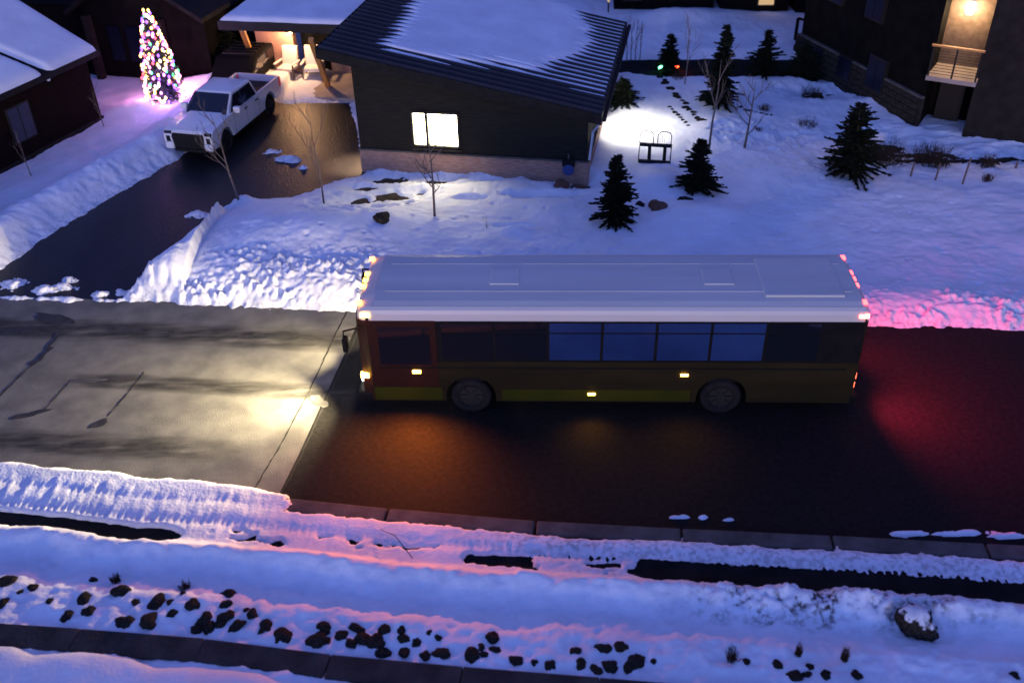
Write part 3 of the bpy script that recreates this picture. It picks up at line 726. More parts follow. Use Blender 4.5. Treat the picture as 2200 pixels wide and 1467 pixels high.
def snowy_rock():
    m = M['rock'].copy(); m.name = 'snowy_rock'; nt = m.node_tree; b_ = nt.nodes['Principled BSDF']
    src = b_.inputs['Base Color'].links[0].from_socket
    ge = nt.nodes.new('ShaderNodeNewGeometry'); sp = nt.nodes.new('ShaderNodeSeparateXYZ'); nt.links.new(ge.outputs['Normal'], sp.inputs[0])
    n = nt.nodes.new('ShaderNodeTexNoise'); n.inputs['Scale'].default_value = 2.6; n.inputs['Detail'].default_value = 6
    tc2 = nt.nodes.new('ShaderNodeTexCoord'); nt.links.new(tc2.outputs['Object'], n.inputs['Vector'])
    ad = nt.nodes.new('ShaderNodeMath'); ad.operation = 'MULTIPLY_ADD'; ad.inputs[1].default_value = 0.55
    nt.links.new(sp.outputs[2], ad.inputs[0]); nt.links.new(n.outputs['Fac'], ad.inputs[2])
    rp_ = nt.nodes.new('ShaderNodeValToRGB'); rp_.color_ramp.elements[0].position = .82; rp_.color_ramp.elements[1].position = .92
    nt.links.new(ad.outputs[0], rp_.inputs[0])
    mx = nt.nodes.new('ShaderNodeMix'); mx.data_type = 'RGBA'; nt.links.new(rp_.outputs[0], mx.inputs[0]); nt.links.new(src, mx.inputs[6]); mx.inputs[7].default_value = (.8, .82, .86, 1)
    nt.links.new(mx.outputs[2], b_.inputs['Base Color'])
    return m
M['snowy_rock'] = snowy_rock()
RS = [rock_mesh(140 + i, 'snowy_rock') for i in range(4)]
def rock(px, py, wpx, label, group=None, red=False, flat_=0.62, sink=0.42):
    b = G(px, py + wpx * .2, 0.3 if py > 1150 else 0.15); s = (b - Vector((0, 0, CAM_H))).length / FPX
    r = wpx * s / 2 * (0.98 if py > 1150 else 1.0)
    o = bpy.data.objects.new('boulder' if wpx > 44 else 'rock', rrg.choice(RR if red else (RS if wpx > 60 else RM))); col.objects.link(o)
    o.location = (b.x, b.y, ground_z(b.x, b.y) + r * (flat_ - .35) - sink * r)
    o.scale = (r, r * rrg.uniform(.7, .95), r * flat_); o.rotation_euler = (rrg.uniform(-.3, .3), rrg.uniform(-.3, .3), rrg.uniform(0, 6.28))
    return tag(o, label, 'rock', group)
R6 = [(70,750,100),(225,780,62),(140,825,40),(40,890,72),(330,890,52),(585,710,62),(550,855,100),(575,945,84),(780,810,115),(870,885,58),(1000,880,120),(1090,890,55),(1230,905,92),(1100,960,84),(1165,840,44),(960,1000,130),(800,1012,115),(440,968,74),(1440,800,98),(1430,890,84),(1440,970,100),(1300,985,110),(1500,1030,112),(1340,1035,96),(1600,960,82),(1680,1040,120),(1790,1100,125),(1400,1010,90),(2045,1040,98),(2000,1115,135),(2170,1090,84),(1560,940,42),(1260,1045,90)]
R7 = [(110,1090,94),(210,1045,112),(370,1060,90),(480,1070,64),(490,1105,94),(575,1130,86),(320,1125,130),(240,1110,104),(170,1135,94),(370,1190,110),(500,1195,94),(630,1225,74),(735,1200,110),(710,1110,58),(655,1085,40),(1050,1090,108),(980,1175,54),(1070,1187,78),(930,1210,120),(1000,1222,60),(1200,1250,96),(1315,1270,52),(1415,1290,84),(1565,1200,76),(1755,1170,112),(1855,1165,86),(1610,1280,90),(1785,1280,104),(1700,1315,84),(1960,1240,120),(1915,1290,95),(20,1040,54),(10,1130,64)]
R8 = [(550,1180,56),(735,1200,64),(925,1215,48),(830,1268,90),(1020,1265,64),(1200,1260,74),(905,1262,72),(2120,1270,60),(5,1185,40)]
def region(x, y):
    if x < 240: return 'small rock in the sparse scatter above the wall, far lower left'
    if x < 330: return 'rock in the loose scatter left of the first dark rock cluster'
    if x < 640: return 'dark rock packed in the cluster along the wall, lower left'
    if x < 780: return 'dark rock between the two clusters along the wall'
    if x < 940: return 'dark rock packed in the cluster at lower centre along the wall'
    if x < 1180: return 'dark rock in the small scatter below the lone round rock'
    if x < 1420: return 'dark rock in the loose group right of lower centre'
    return 'dark rock by the bottom edge, right of centre'
special = {(780, 810): 'weedy dark rock standing alone above the rock cluster, lower left', (1440, 800): 'lone oval rock highest above the first cluster', (70, 750): 'largest rock at the far lower left'}
for (x, y, w) in R6: rock(x / 2.933, 1000 + y / 2.933, w / 2.933, special.get((x, y), region(x / 2.933, 0)), 'rocks along the wall')
special7 = {(1050, 1090): 'lone round rock with a snowless top, centre of the near bank', (1960, 1240): 'large bent-looking dark rock right of lower centre'}
for (x, y, w) in R7: rock(700 + x / 2.933, 1000 + y / 2.933, w / 2.933, special7.get((x, y), region(700 + x / 2.933, 0)), 'rocks along the wall')
for (x, y, w) in R8: rock(1400 + x / 2.75, 1000 + y / 2.75, w / 2.75, 'dark rock at the far lower right edge' if x > 2000 else region(1450 + x / 2.75, 0), 'rocks along the wall')
rock(1965, 1338, 68, 'big snow-flecked boulder on the near bank beside the dirty snow', 'garden boulders', flat_=1.15, sink=0.2)
rock(1412, 446, 50, 'reddish boulder in the snow between the two front spruces', 'garden boulders', True)
rock(1376, 444, 22, 'small round dark rock beside the reddish boulder', 'garden boulders')
rock(1268, 470, 34, 'flat dark rock left of the front spruce', 'garden boulders', flat_=.35)
rock(1470, 432, 40, 'dark rock under the bushy spruce', 'garden boulders', flat_=.5)
rock(822, 499, 46, 'dark dome rock in the yard left of the forked sapling', 'garden boulders', flat_=.6)
rock(1108, 502, 46, 'low flat rock in the yard right of the tiny shrub', 'garden boulders', flat_=.28)
rock(1205, 398, 34, 'reddish rock at the house corner, left one', 'garden boulders', True, .9)
rock(1240, 390, 30, 'reddish rock at the house corner, right one', 'garden boulders', True, .9)
rock(1186, 384, 16, 'small pale rock by the house corner', 'garden boulders', True)
for i in range(20):
    f = i / 19.0
    rock(1402 + 108 * f + rrg.uniform(-3, 3), 150 + 122 * f + rrg.uniform(-3, 3), rrg.uniform(11, 19), 'dark edging stone in the long diagonal row up the side garden', 'edging stones')
for i in range(8):
    f = i / 7.0
    rock(1438 + 40 * f, 234 + 44 * f, rrg.uniform(8, 13), 'dark edging stone in the short lower diagonal row', 'edging stones lower row')
for i in range(7):
    f = i / 6.0
    rock(1590 + 66 * f, 238 + 18 * f + rrg.uniform(-3, 3), rrg.uniform(8, 14), 'small dark stone in the row right of the middle spruce', 'edging stones by the spruce')

relabel('rocks along the wall', ' from left')
relabel('edging stones', ' from the top')
relabel('edging stones lower row', ' from the top')
relabel('edging stones by the spruce', ' from left')
relabel('aspens beyond the roof', ' from left')
# ---------------------------------------------------------------- retaining wall and the near ledge
wf = [(-350, 1318), (0, 1337), (400, 1366), (640, 1398), (860, 1420), (1200, 1447), (1600, 1480), (2300, 1530)]
WF = [G(x, y, 0.55) for x, y in wf]
wall = thing('retaining_wall', 'low dark concrete retaining wall along the bottom edge', 'wall', (WF[0].x, WF[0].y, 0))
def along(P_, s):
    for a, b in zip(P_[:-1], P_[1:]):
        L = (b - a).length
        if s <= L: return a.lerp(b, s / L), (b - a).normalized()
        s -= L
    return P_[-1], (P_[-1] - P_[-2]).normalized()
s = 0.0; WL = sum((b - a).length for a, b in zip(WF[:-1], WF[1:]))
while s < WL - 2.4:
    a, _ = along(WF, s); b, _ = along(WF, s + 2.395)
    d = b - a; n = Vector((d.y, -d.x, 0)).normalized(); mid = (a + b) / 2 + n * 0.24
    o = MB().box((0, 0, 0), (d.length - 0.004, 0.50, 0.85)).build('wall_panel', 'wallconc', wall, bevel=0.03)
    o.location = Vector((mid.x, mid.y, 0.13 + rrg.uniform(-.006, .006))) - wall.location; o.rotation_euler = (0, 0, math.atan2(d.y, d.x) + rrg.uniform(-.006, .006))
    s += 2.4
# snow heaped on the camera side of the wall
ledge_top = np.array([[G(x, y, .5).x, G(x, y, .5).y] for x, y in ((-300, 1362), (0, 1376), (40, 1380), (80, 1398), (180, 1392), (290, 1402), (340, 1424), (420, 1420), (560, 1436), (640, 1462), (800, 1462), (1000, 1478), (1400, 1506), (2300, 1560))])
lx = np.arange(-13, 13, .07); ly = np.arange(4, 12.6, .07); LX, LY = np.meshgrid(lx, ly)
ed = np.interp(LX, ledge_top[:, 0], ledge_top[:, 1]) - LY
LZ = 0.20 + 0.50 * (1 - np.exp(-np.clip(ed + 0.05, 0, 9) / 0.16)) + 0.12 * (fbm(LX * .9, LY * .9, 131) - .5) + 0.03 * (fbm(LX * 4, LY * 4, 133) - .5) - 0.3 * (ed < -0.05)
km = ed[:-1, :-1] > -0.12
tag(grid_mesh('snow_drift', LX, LY, LZ, 'snow', LZ * 0, km), 'smooth rounded snow drift below the wall at the bottom left corner', 'snow', kind='stuff')

# ---------------------------------------------------------------- the house
RA0, RA1, RB0, RB1 = -0.84, 8.69, -0.62, 9.5
RZ0, RZ1 = 4.69, 2.87
def roof_z(a): return RZ0 + (RZ1 - RZ0) * (a - RA0) / (RA1 - RA0)
house = thing('dark_house', 'dark-sided house with ribbed shed roof and brightly lit window', 'house', HL, HANG)
TH = 0.30
BRK = 0.93
# walls: brick base, dark siding above, an opening for the window
MB().prism([(0, 0), (HW, 0), (HW, 9.0), (0, 9.0)], -0.3, BRK - 0.06).build('brick_base', 'brick', house)
MB().prism([(-0.04, -0.04), (HW + .04, -0.04), (HW + .04, 9.04), (-0.04, 9.04)], BRK - 0.06, BRK).build('stone_cap', 'concrete', house)
ux = lambda px, py: None
def on_front(px, py):      # house-local (a, z) on the front wall plane
    d = CM @ Vector(((px - 1100) / FPX, -(py - 733.5) / FPX, -1.0)); o = Vector((0, 0, CAM_H))
    k = (HL - o).dot(hv) / d.dot(hv); p = o + d * k
    return (p - HL).dot(hu), p.z
wa0, wz1 = on_front(880, 238); wa1, _ = on_front(985, 238); _, wz0 = on_front(935, 318)
wm0, _ = on_front(917, 280); 
D = 0.03
mb = MB()
def quad(pts): mb.add(pts, [(0, 1, 2, 3)])
def wallpan(a0, a1, z0f, z1f):
    vs = []
    for b in (D, 0.22): vs += [(a0, b, z0f(a0)), (a1, b, z0f(a1)), (a1, b, z1f(a1)), (a0, b, z1f(a0))]
    mb.add(vs, [(0, 1, 2, 3), (7, 6, 5, 4), (0, 4, 5, 1), (1, 5, 6, 2), (2, 6, 7, 3), (3, 7, 4, 0)])
top = lambda a: roof_z(a) - TH - 0.02
c0 = lambda a: BRK
wallpan(D, wa0, c0, top); wallpan(wa1, HW - D, c0, top)
wallpan(wa0, wa1, c0, lambda a: wz0); wallpan(wa0, wa1, lambda a: wz1, top)
# side and back walls with the side window opening
for a0 in (D, HW - D - .19):
    mb.add([(a, b, z) for a in (a0, a0 + .19) for (b, z) in ((.22, BRK), (9 - D, BRK), (9 - D, top(a)), (.22, top(a)))], [(0, 1, 2, 3), (7, 6, 5, 4), (0, 4, 5, 1), (1, 5, 6, 2), (2, 6, 7, 3), (3, 7, 4, 0)])
mb.build('siding_wall', 'siding', house)
win = MB()
for (a0, a1, z0, z1) in ((wa0, wa0 + .07, wz0, wz1), (wa1 - .07, wa1, wz0, wz1), (wa0, wa1, wz0, wz0 + .07), (wa0, wa1, wz1 - .07, wz1), (wm0 - .04, wm0 + .04, wz0, wz1)):
    win.b2((a0 - .01, -0.02, z0 - .01), (a1 + .01, 0.14, z1 + .01))
wino = win.build('window', 'frame', house)
for a0, a1 in ((wa0 + .07, wm0 - .04), (wm0 + .04, wa1 - .07)):
    MB().b2((a0, 0.09, wz0 + .07), (a1, 0.11, wz1 - .07)).build('window_pane', 'winlit', wino)
MB().b2((wa0 - .06, -0.08, wz0 - .09), (wa1 + .06, 0.0, wz0 - .03)).build('window_sill', 'frame', wino)
# side window throwing light on the garden snow
sw_ = MB()
for (b0, b1, z0, z1) in ((3.3, 3.38, .75, 2.15), (6.5, 6.58, .75, 2.15), (3.3, 6.58, .67, .75), (3.3, 6.58, 2.15, 2.23)):
    sw_.b2((HW - .02, b0, z0 + .3), (HW + .07, b1, z1 + .3))
swo = sw_.build('window', 'frame', house)
MB().b2((HW + .0, 3.38, 1.05), (HW + .03, 6.5, 2.45)).build('window_pane', 'winside', swo)
# roof slab, fascia, ribs
mb = MB()
def slab(a0, a1, b0, b1, off0, off1):
    return MB().add([(a, b, roof_z(a) + o) for o in (off0, off1) for (a, b) in ((a0, b0), (a1, b0), (a1, b1), (a0, b1))], [(3, 2, 1, 0), (4, 5, 6, 7), (0, 1, 5, 4), (1, 2, 6, 5), (2, 3, 7, 6), (3, 0, 4, 7)])
roof = slab(RA0, RA1, RB0, RB1, -TH, 0).build('roof', 'blackmetal', house)
slab(RA0 - .02, RA1 + .02, RB0 - .05, RB0 - .002, -TH - .03, .03).build('fascia', 'trim', roof)
slab(RA0 - .05, RA0 - .022, RB0 - .05, RB1, -TH - .03, .03).build('fascia', 'trim', roof)
slp = math.atan2(RZ1 - RZ0, RA1 - RA0); rl = math.hypot(RA1 - RA0, RZ1 - RZ0)
rib = None; RIBS = []
b = RB0 + 0.12
while b < RB1 - .05:
    RIBS.append(b); b += 0.42
for b in RIBS:
    if rib is None:
        rib = MB().add([(x, y, z) for x in (-rl / 2 + .02, rl / 2 - .02) for (y, z) in ((-.10, 0), (-.045, .085), (.045, .085), (.10, 0))], [(0, 1, 2, 3), (7, 6, 5, 4), (0, 4, 5, 1), (1, 5, 6, 2), (2, 6, 7, 3)]).build('roof_rib', 'blackmetal', roof); o = rib
    else: o = share(rib, roof)
    o.location = ((RA0 + RA1) / 2, b, (RZ0 + RZ1) / 2 + .002); o.rotation_euler = (0, -slp, 0)
MB().box((RA1 + .09, (RB0 + RB1) / 2, RZ1 - .16), (.13, RB1 - RB0, .14)).build('gutter', 'trim', house, bevel=.02)
MB().tube([(RA1 + .02, -.35, RZ1 - .28), (HW + .14, .02, RZ1 - .85), (HW + .05, -.08, BRK + .1)], .045, 8).build('downspout', 'spout', house)
va, vb = 4.6, 9.1
MB().tube([(va, vb, roof_z(va) - .1), (va, vb, roof_z(va) + .4)], .09, 10).build('roof_vent', 'trim', roof)
# meters by the corner
a_, z_ = on_front(1222, 350)
MB().tube([(a_, -.04, z_ - .22), (a_, -.14, z_ - .22)], .20, 16).build('meter_dial', 'bluesheet', house)
MB().b2((a_ - .22, -.12, z_ - .1), (a_ + .22, 0.02, z_ + .16)).build('meter_box', 'trim', house, bevel=.02)
MB().tube([(a_, -.06, z_ + .16), (a_, -.06, z_ + .34)], .03, 8).build('meter_pipe', 'concrete', house)
# wall lamp on the driveway side of the house
lampL = thing('wall_lamp', 'small wall lamp on the driveway side of the dark house', 'lamp', hpt(-.06, .8, 2.2), HANG)
MB().b2((-.14, -.07, -.12), (.05, .07, .14)).build('lamp_body', 'frame', lampL, bevel=.01)
MB().b2((-.13, -.06, -.15), (-.01, .06, -.122)).build('lamp_lens', 'bulbwarm', lampL)
light('lamp_light', 'SPOT', 420, (1.0, 0.64, 0.38), (-.08, 0, -.16), lampL, aim=(-.5, -.25, -3), spot_size=rad(66), spot_blend=.9, shadow_soft_size=.06)
# added unseen floodlight over the side window, sharpens the light pool on the snow
lampR = thing('added_flood_lamp', 'added unseen floodlight under the right eave, brightening the garden snow', 'lamp', hpt(HW + .10, 4.9, 2.62), HANG)
MB().b2((-.06, -.12, -.08), (.14, .12, .06)).build('lamp_body', 'frame', lampR, bevel=.01)
MB().b2((0.0, -.1, -.10), (.12, .1, -.082)).build('lamp_lens', 'bulbwhite', lampR)
light('lamp_light', 'SPOT', 130, (1.0, 0.93, 0.80), (.08, 0, -.12), lampR, aim=(1.25, -.2, -2.6), spot_size=rad(92), spot_blend=1.0, shadow_soft_size=.12)

# snow on the house roof
RX, RY = np.meshgrid(np.arange(RA0 + .05, RA1 - .04, .04), np.arange(RB0 + .05, RB1 - .05, .035))
def on_roof(px, py):
    d = CM @ Vector(((px - 1100) / FPX, -(py - 733.5) / FPX, -1.0)); o = Vector((0, 0, CAM_H))
    n = (Vector((hu.x * math.cos(slp), hu.y * math.cos(slp), math.sin(slp)))).cross(hv).normalized()
    p0 = hpt(RA0, 0, RZ0); k = (p0 - o).dot(n) / d.dot(n); p = o + d * k
    return ((p - HL).dot(hu), (p - HL).dot(hv))
RP = np.array([on_roof(x, y) for x, y in ((792, 96), (812, 118), (880, 134), (960, 147), (1075, 155), (1130, 168), (1210, 190), (1330, 222), (1400, 100), (1420, 20), (1480, -60), (930, -60), (858, 0), (842, 25), (822, 60))])
rs = sdist(RP, RX, RY)
ribn = np.min(np.stack([abs(RY - b) for b in RIBS]), 0); trough = np.floor((RY - RIBS[0]) / .42)
jit = (_h(trough, trough * 0 + 3, 7) - .5)
edge = -rs + 0.16 * jit + .12 * (fbm(RX * 2, RY * 2, 141) - .5) - 0.35 * np.clip(.13 - ribn, 0, 1) / .13 * .8
thick = 0.16 * sstep(0.0, 0.9, edge)
full = np.array([on_roof(x, y) for x, y in ((1040, 150), (1090, 140), (1150, 118), (1205, 92), (1215, 55), (1195, 25), (1180, -20))])
fx = np.interp(RY, np.sort(full[:, 1]), full[np.argsort(full[:, 1]), 0])
thin = sstep(0.0, 1.0, RX - fx - .45 + 0.25 * jit)
thick = thick * (1 - thin) + np.minimum(thick, 0.036 + .03 * fbm(RX * .6, RY * 1.2, 151)) * thin
thick = np.minimum(thick, np.clip(edge, -1, 1) * .5) - 0.02
snowz = np.array(RZ0) + (RZ1 - RZ0) * (RX - RA0) / (RA1 - RA0) + thick + .012 * (fbm(RX * 1.5, RY * 1.5, 161) - .5)
ks = (np.maximum(np.maximum(thick[:-1, :-1], thick[1:, 1:]), np.maximum(thick[1:, :-1], thick[:-1, 1:])) > -0.015)
WX = HL.x + hu.x * RX + hv.x * RY; WY = HL.y + hu.y * RX + hv.y * RY
tag(grid_mesh('roof_snow', WX, WY, snowz, 'snow', snowz * 0, ks), 'snow lying between the ribs of the dark house roof', 'snow', kind='stuff')

# ---------------------------------------------------------------- porch wing behind the drive
wing = thing('porch_wing', 'low porch wing with snowy flat roof, timber posts and wall lamp', 'house', hpt(0, 6.6), HANG)
def wl(px, py, z):
    p = G(px, py, z) - hpt(0, 6.6); return p.dot(hu), p.dot(hv)
ra, rb = wl(470, 52, 3.15); ra1, rb1 = wl(704, 62, 3.15)
MB().b2((ra, rb, 3.0), (0.0, rb + 9, 3.26)).build('roof', 'trim', wing)
MB().b2((ra - .03, rb - .05, 2.92), (0.0, rb - .004, 3.27)).build('fascia', 'blackmetal', wing)
wx0, wy0 = wl(563, 160, 0.1); wx1, _ = wl(655, 150, 0.1)
MB().b2((wx0, wy0, -.2), (wx1, wy0 + .4, 3.0)).build('stucco_wall', 'stucco', wing)
MB().b2((wx1, wy0 + .9, -.2), (0, wy0 + 1.2, 3.0)).build('recessed_wall', 'greywall', wing)
MB().b2((wx1 + .5, wy0 + .86, .1), (wx1 + 1.5, wy0 + .898, 2.2)).build('porch_door', 'darkwall', wing)
MB().b2((wl(752, 150, .5)[0] - 1.1, wl(740, 163, .0)[1] + .1, -.2), (-.05, wl(740, 163, .0)[1] + .4, .95)).build('low_wall', 'brick', wing)
MB().b2((wx0 - .6, 0.0, -.2), (-0.06, wy0 + .89, .14)).build('patio_slab', 'patio', wing, bevel=.02)
for (bp, tp) in (((705, 186), (668, 88)), ((548, 137), (524, 88))):
    b_ = wl(*bp, .14); t_ = wl(*tp, 2.9) if bp[0] > 600 else wl(*tp, 2.5)
    b_ = (b_[0], b_[1]); MB().tube([(b_[0], b_[1], .14), (t_[0], min(t_[1], b_[1] + 1.0), 2.95)], .14, 4).build('timber_post', 'timber', wing)
# snow on the wing roof
SX, SY = np.meshgrid(np.arange(ra + .05, .0, .09), np.arange(rb + .03, rb + 8.9, .09))
e = np.minimum(np.minimum(SX - ra, SY - rb), 9)
SZ = 3.24 + .22 * (1 - np.exp(-np.clip(e, 0, 9) / .12)) + .05 * (fbm(SX * .7, SY * .7, 171) - .5)
o_ = hpt(0, 6.6)
tag(grid_mesh('roof_snow', o_.x + hu.x * SX + hv.x * SY, o_.y + hu.y * SX + hv.y * SY, SZ, 'snow', SZ * 0), 'smooth snow layer on the flat porch roof', 'snow', kind='stuff')
# porch lamp
lx_, _ = wl(590, 90, 2.25)
pl = thing('porch_lamp', 'glowing lantern on the reddish porch wall', 'lamp', hpt(0, 6.6) + hu * lx_ + hv * (wy0 - .02) + Vector((0, 0, 2.3)), HANG)
MB().b2((-.05, -.03, -.1), (.05, .02, .22)).build('lamp_bracket', 'frame', pl)
MB().add([(x * k, -.16 + y * k, z) for z, k in ((-.22, .07), (.12, .13)) for x, y in ((-1, -1), (1, -1), (1, 1), (-1, 1))], [(3, 2, 1, 0), (4, 5, 6, 7), (0, 1, 5, 4), (1, 2, 6, 5), (2, 3, 7, 6), (3, 0, 4, 7)]).build('lantern_glass', 'bulbwarm', pl)
MB().tube([(0, -.16, .125), (0, -.16, .22)], [.19, .03], 4).build('lantern_cap', 'frame', pl)
light('lamp_light', 'POINT', 34, (1.0, 0.56, 0.28), (0, -.42, -.05), pl, shadow_soft_size=.08)
# porch chairs
def chair(px, py, lb, rz):
    p = G(px, py, .14); t = thing('patio_chair', lb, 'chair', p, rz, 'patio chairs'); t.scale = (1.2, 1.2, 1.2)
    MB().box((0, -.02, .40), (.60, .60, .12)).build('seat', 'chairfabric', t, bevel=.03)
    MB().box((0, .30, .76), (.62, .12, .72), rx=rad(-12)).build('backrest', 'chairfabric', t, bevel=.03)
    for s_ in (-1, 1):
        MB().box((s_ * .36, -.02, .60), (.08, .62, .05)).build('armrest', 'chairfabric', t, bevel=.012)
        for y_ in (-.28, .28): MB().box((s_ * .35, y_, .29), (.05, .05, .58)).build('leg', 'bark', t)
chair(622, 168, 'cream patio chair under the porch lamp, left one', HANG - .1)
chair(676, 168, 'cream patio chair on the porch nearest the timber post', HANG + .15)

# ---------------------------------------------------------------- left building
lbw = [G(-330, 560), G(0, 392), G(60, 356), G(195, 285), G(260, 245)]
A0 = Vector((-20.4, 27.4, 0)); A1 = Vector((-16.35, 37.4, 0))
ld = (A1 - A0).normalized(); ln_ = Vector((ld.y, -ld.x, 0)); LANG = math.atan2(ld.y, ld.x)
lb = thing('brick_building', 'dark brick building with snowy pitched roof beside the driveway', 'building', A0, LANG)
LL = (A1 - A0).length
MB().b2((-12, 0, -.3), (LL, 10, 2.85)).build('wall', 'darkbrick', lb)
MB().b2((-12, -.07, -.3), (LL + .05, -.003, .42)).build('stone_plinth', 'greywall', lb)
MB().add([(x, y, z) for x in (-12.5, LL + .35) for (y, z) in ((-.45, 2.82), (-.45, 3.02), (7.6, 6.9), (7.6, 6.7))], [(0, 1, 2, 3), (7, 6, 5, 4), (0, 4, 5, 1), (1, 5, 6, 2), (2, 6, 7, 3), (3, 7, 4, 0)]).build('roof', 'trim', lb)
for wxp in (3.0, 6.4):
    w_ = MB().b2((wxp, -.04, .95), (wxp + 1.1, -.004, 2.3)).build('window', 'frame', lb)
    for k in (0, 1): MB().b2((wxp + .06 + k * .51, -.052, 1.01), (wxp + .53 + k * .51, -.042, 2.24)).build('window_pane', 'glass', w_)
SX, SY = np.meshgrid(np.arange(-12.2, LL + .3, .1), np.arange(-.42, 7.5, .1))
e = np.minimum(SY + .42, LL + .3 - SX)
SZ = 3.02 + 3.88 * (SY + .45) / 8.05 + .20 * (1 - np.exp(-np.clip(e, 0, 9) / .1)) + .05 * (fbm(SX * .8, SY * .8, 181) - .5)
# dark snow-free valley running up the roof
vx = LL - 2.55 - .03 * SY; SZ = SZ - .32 * np.exp(-((SX - vx + .28 * SY) / .17) ** 2)
lw = -ln_
tag(grid_mesh('roof_snow', A0.x + ld.x * SX + lw.x * SY, A0.y + ld.y * SX + lw.y * SY, SZ, 'snow', SZ * 0), 'snow on the brick building roof, split by a dark valley', 'snow', kind='stuff')
# dark gabled house beyond the lit tree
gb = thing('gabled_house', 'unlit dark gabled house behind the lit Christmas tree', 'house', G(235, 205), rad(-14))
gb.location = (-17.2, 42.5, 0)
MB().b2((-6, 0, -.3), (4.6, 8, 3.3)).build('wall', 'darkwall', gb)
MB().add([(x, y, z) for y in (-.6, 8.5) for (x, z) in ((-1.6, 3.2), (1.4, 5.3), (4.9, 3.2), (4.9, 3.0), (1.4, 5.05), (-1.6, 3.0))], [(0, 1, 2, 3, 4, 5), (11, 10, 9, 8, 7, 6), (0, 6, 7, 1), (1, 7, 8, 2), (2, 8, 9, 3), (3, 9, 10, 4), (4, 10, 11, 5), (5, 11, 6, 0)]).build('gable_roof', 'trim', gb)
MB().add([(x, y, z) for y in (-.05, .0) for (x, z) in ((-1.2, 3.2), (1.4, 5.0), (4.5, 3.2))], [(0, 1, 2), (5, 4, 3), (0, 3, 4, 1), (1, 4, 5, 2), (2, 5, 3, 0)]).build('gable_wall', 'darkwall', gb)
for xx in (-.9, 2.6): MB().b2((xx, -.5, -.2), (xx + .3, -.2, 3.0)).build('porch_pillar', 'greywall', gb)
for xx in (-.1, .8): MB().b2((xx, -.07, 1.0), (xx + .6, -.003, 2.5)).build('window', 'dimglass', gb)
MB().add([(1.3, -.62, 5.36), (2.6, -.62, 4.70), (2.6, .6, 4.72), (1.3, .6, 5.38)], [(0, 1, 2, 3)]).build('snow_patch', 'snow', gb)

# Christmas tree with strings of lights
xb = G(362, 232)
XH = 3.75
xt = con_px('christmas_tree', 'dark evergreen wound with coloured fairy lights beside the pickup', 362, 234, 42, 66, 70, m='xmasneedle')
xl = thing('fairy_lights', 'string of glowing multicoloured fairy lights on the Christmas tree', 'lights', xt.location)
rgx = random.Random(8); protos = {}
names = ['xred', 'xyellow', 'xwhite', 'xgreen', 'xblue', 'xpink', 'xpink', 'xwhite', 'xyellow', 'xblue', 'xpink']
N = 270; wire = []
for i in range(N):
    f = (i + .5) / N; f = 1 - (1 - f) ** .75
    z = 0.12 + (XH - .15) * f; R_ = 0.78 * (1 - f) ** .6 * rgx.uniform(.88, 1.1) + .04; a = i * 0.62 * (1 + .8 * f) + rgx.uniform(-.3, .3)
    p = Vector((R_ * math.cos(a), R_ * math.sin(a), z + rgx.uniform(-.08, .08))); wire.append(p)
    k = rgx.choice(names)
    if k not in protos:
        bm = bmesh.new(); bmesh.ops.create_icosphere(bm, subdivisions=1, radius=.055); me = bpy.data.meshes.new('bulb'); bm.to_mesh(me); bm.free(); me.materials.append(M[k])
        protos[k] = me
    o = bpy.data.objects.new('bulb', protos[k]); col.objects.link(o); o.parent = xl; o.location = p; o.scale = (1, 1, 1.5)
MB().tube(wire, .006, 3).build('wire', 'frame', xl)
for z, c, e_ in ((.5, (1, .25, .75), 24), (1.4, (1.0, .3, .6), 15), (2.5, (.55, .2, 1), 9)):
    for k in range(3):
        light('bulb_glow', 'POINT', e_ / 3, c if k else (.30, .12, 1), (0.95 * (1 - z / 4) * math.cos(2.1 * k - 1.2), 0.95 * (1 - z / 4) * math.sin(2.1 * k - 1.2), z), xl, shadow_soft_size=.25)

# ---------------------------------------------------------------- building at the right
rbase = [Vector((13.1, 42.5, 0)), Vector((15.66, 34.66, 0)), Vector((17.05, 33.85, 0)), Vector((24.5, 30.6, 0)), Vector((36, 40, 0)), Vector((22, 48, 0))]
rb_ = thing('stone_building', 'tall dark building with stone base and a lit balcony', 'building', rbase[1])
L0 = rbase[1]
def rp(p): return ((p - L0).x, (p - L0).y)
back = Vector((.55, .83, 0))
b1, b2_ = rbase[1], rbase[2]
rec1, rec2 = b1 + back * 1.5, b2_ + back * 1.5
ST = 1.35
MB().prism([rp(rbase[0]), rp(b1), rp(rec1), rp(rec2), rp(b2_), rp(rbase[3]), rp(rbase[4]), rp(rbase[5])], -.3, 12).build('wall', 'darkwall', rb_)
nA = Vector((b1 - rbase[0]).normalized()); nA = Vector((nA.y, -nA.x, 0)) * -1
nA = Vector((-abs(nA.x), -abs(nA.y), 0))
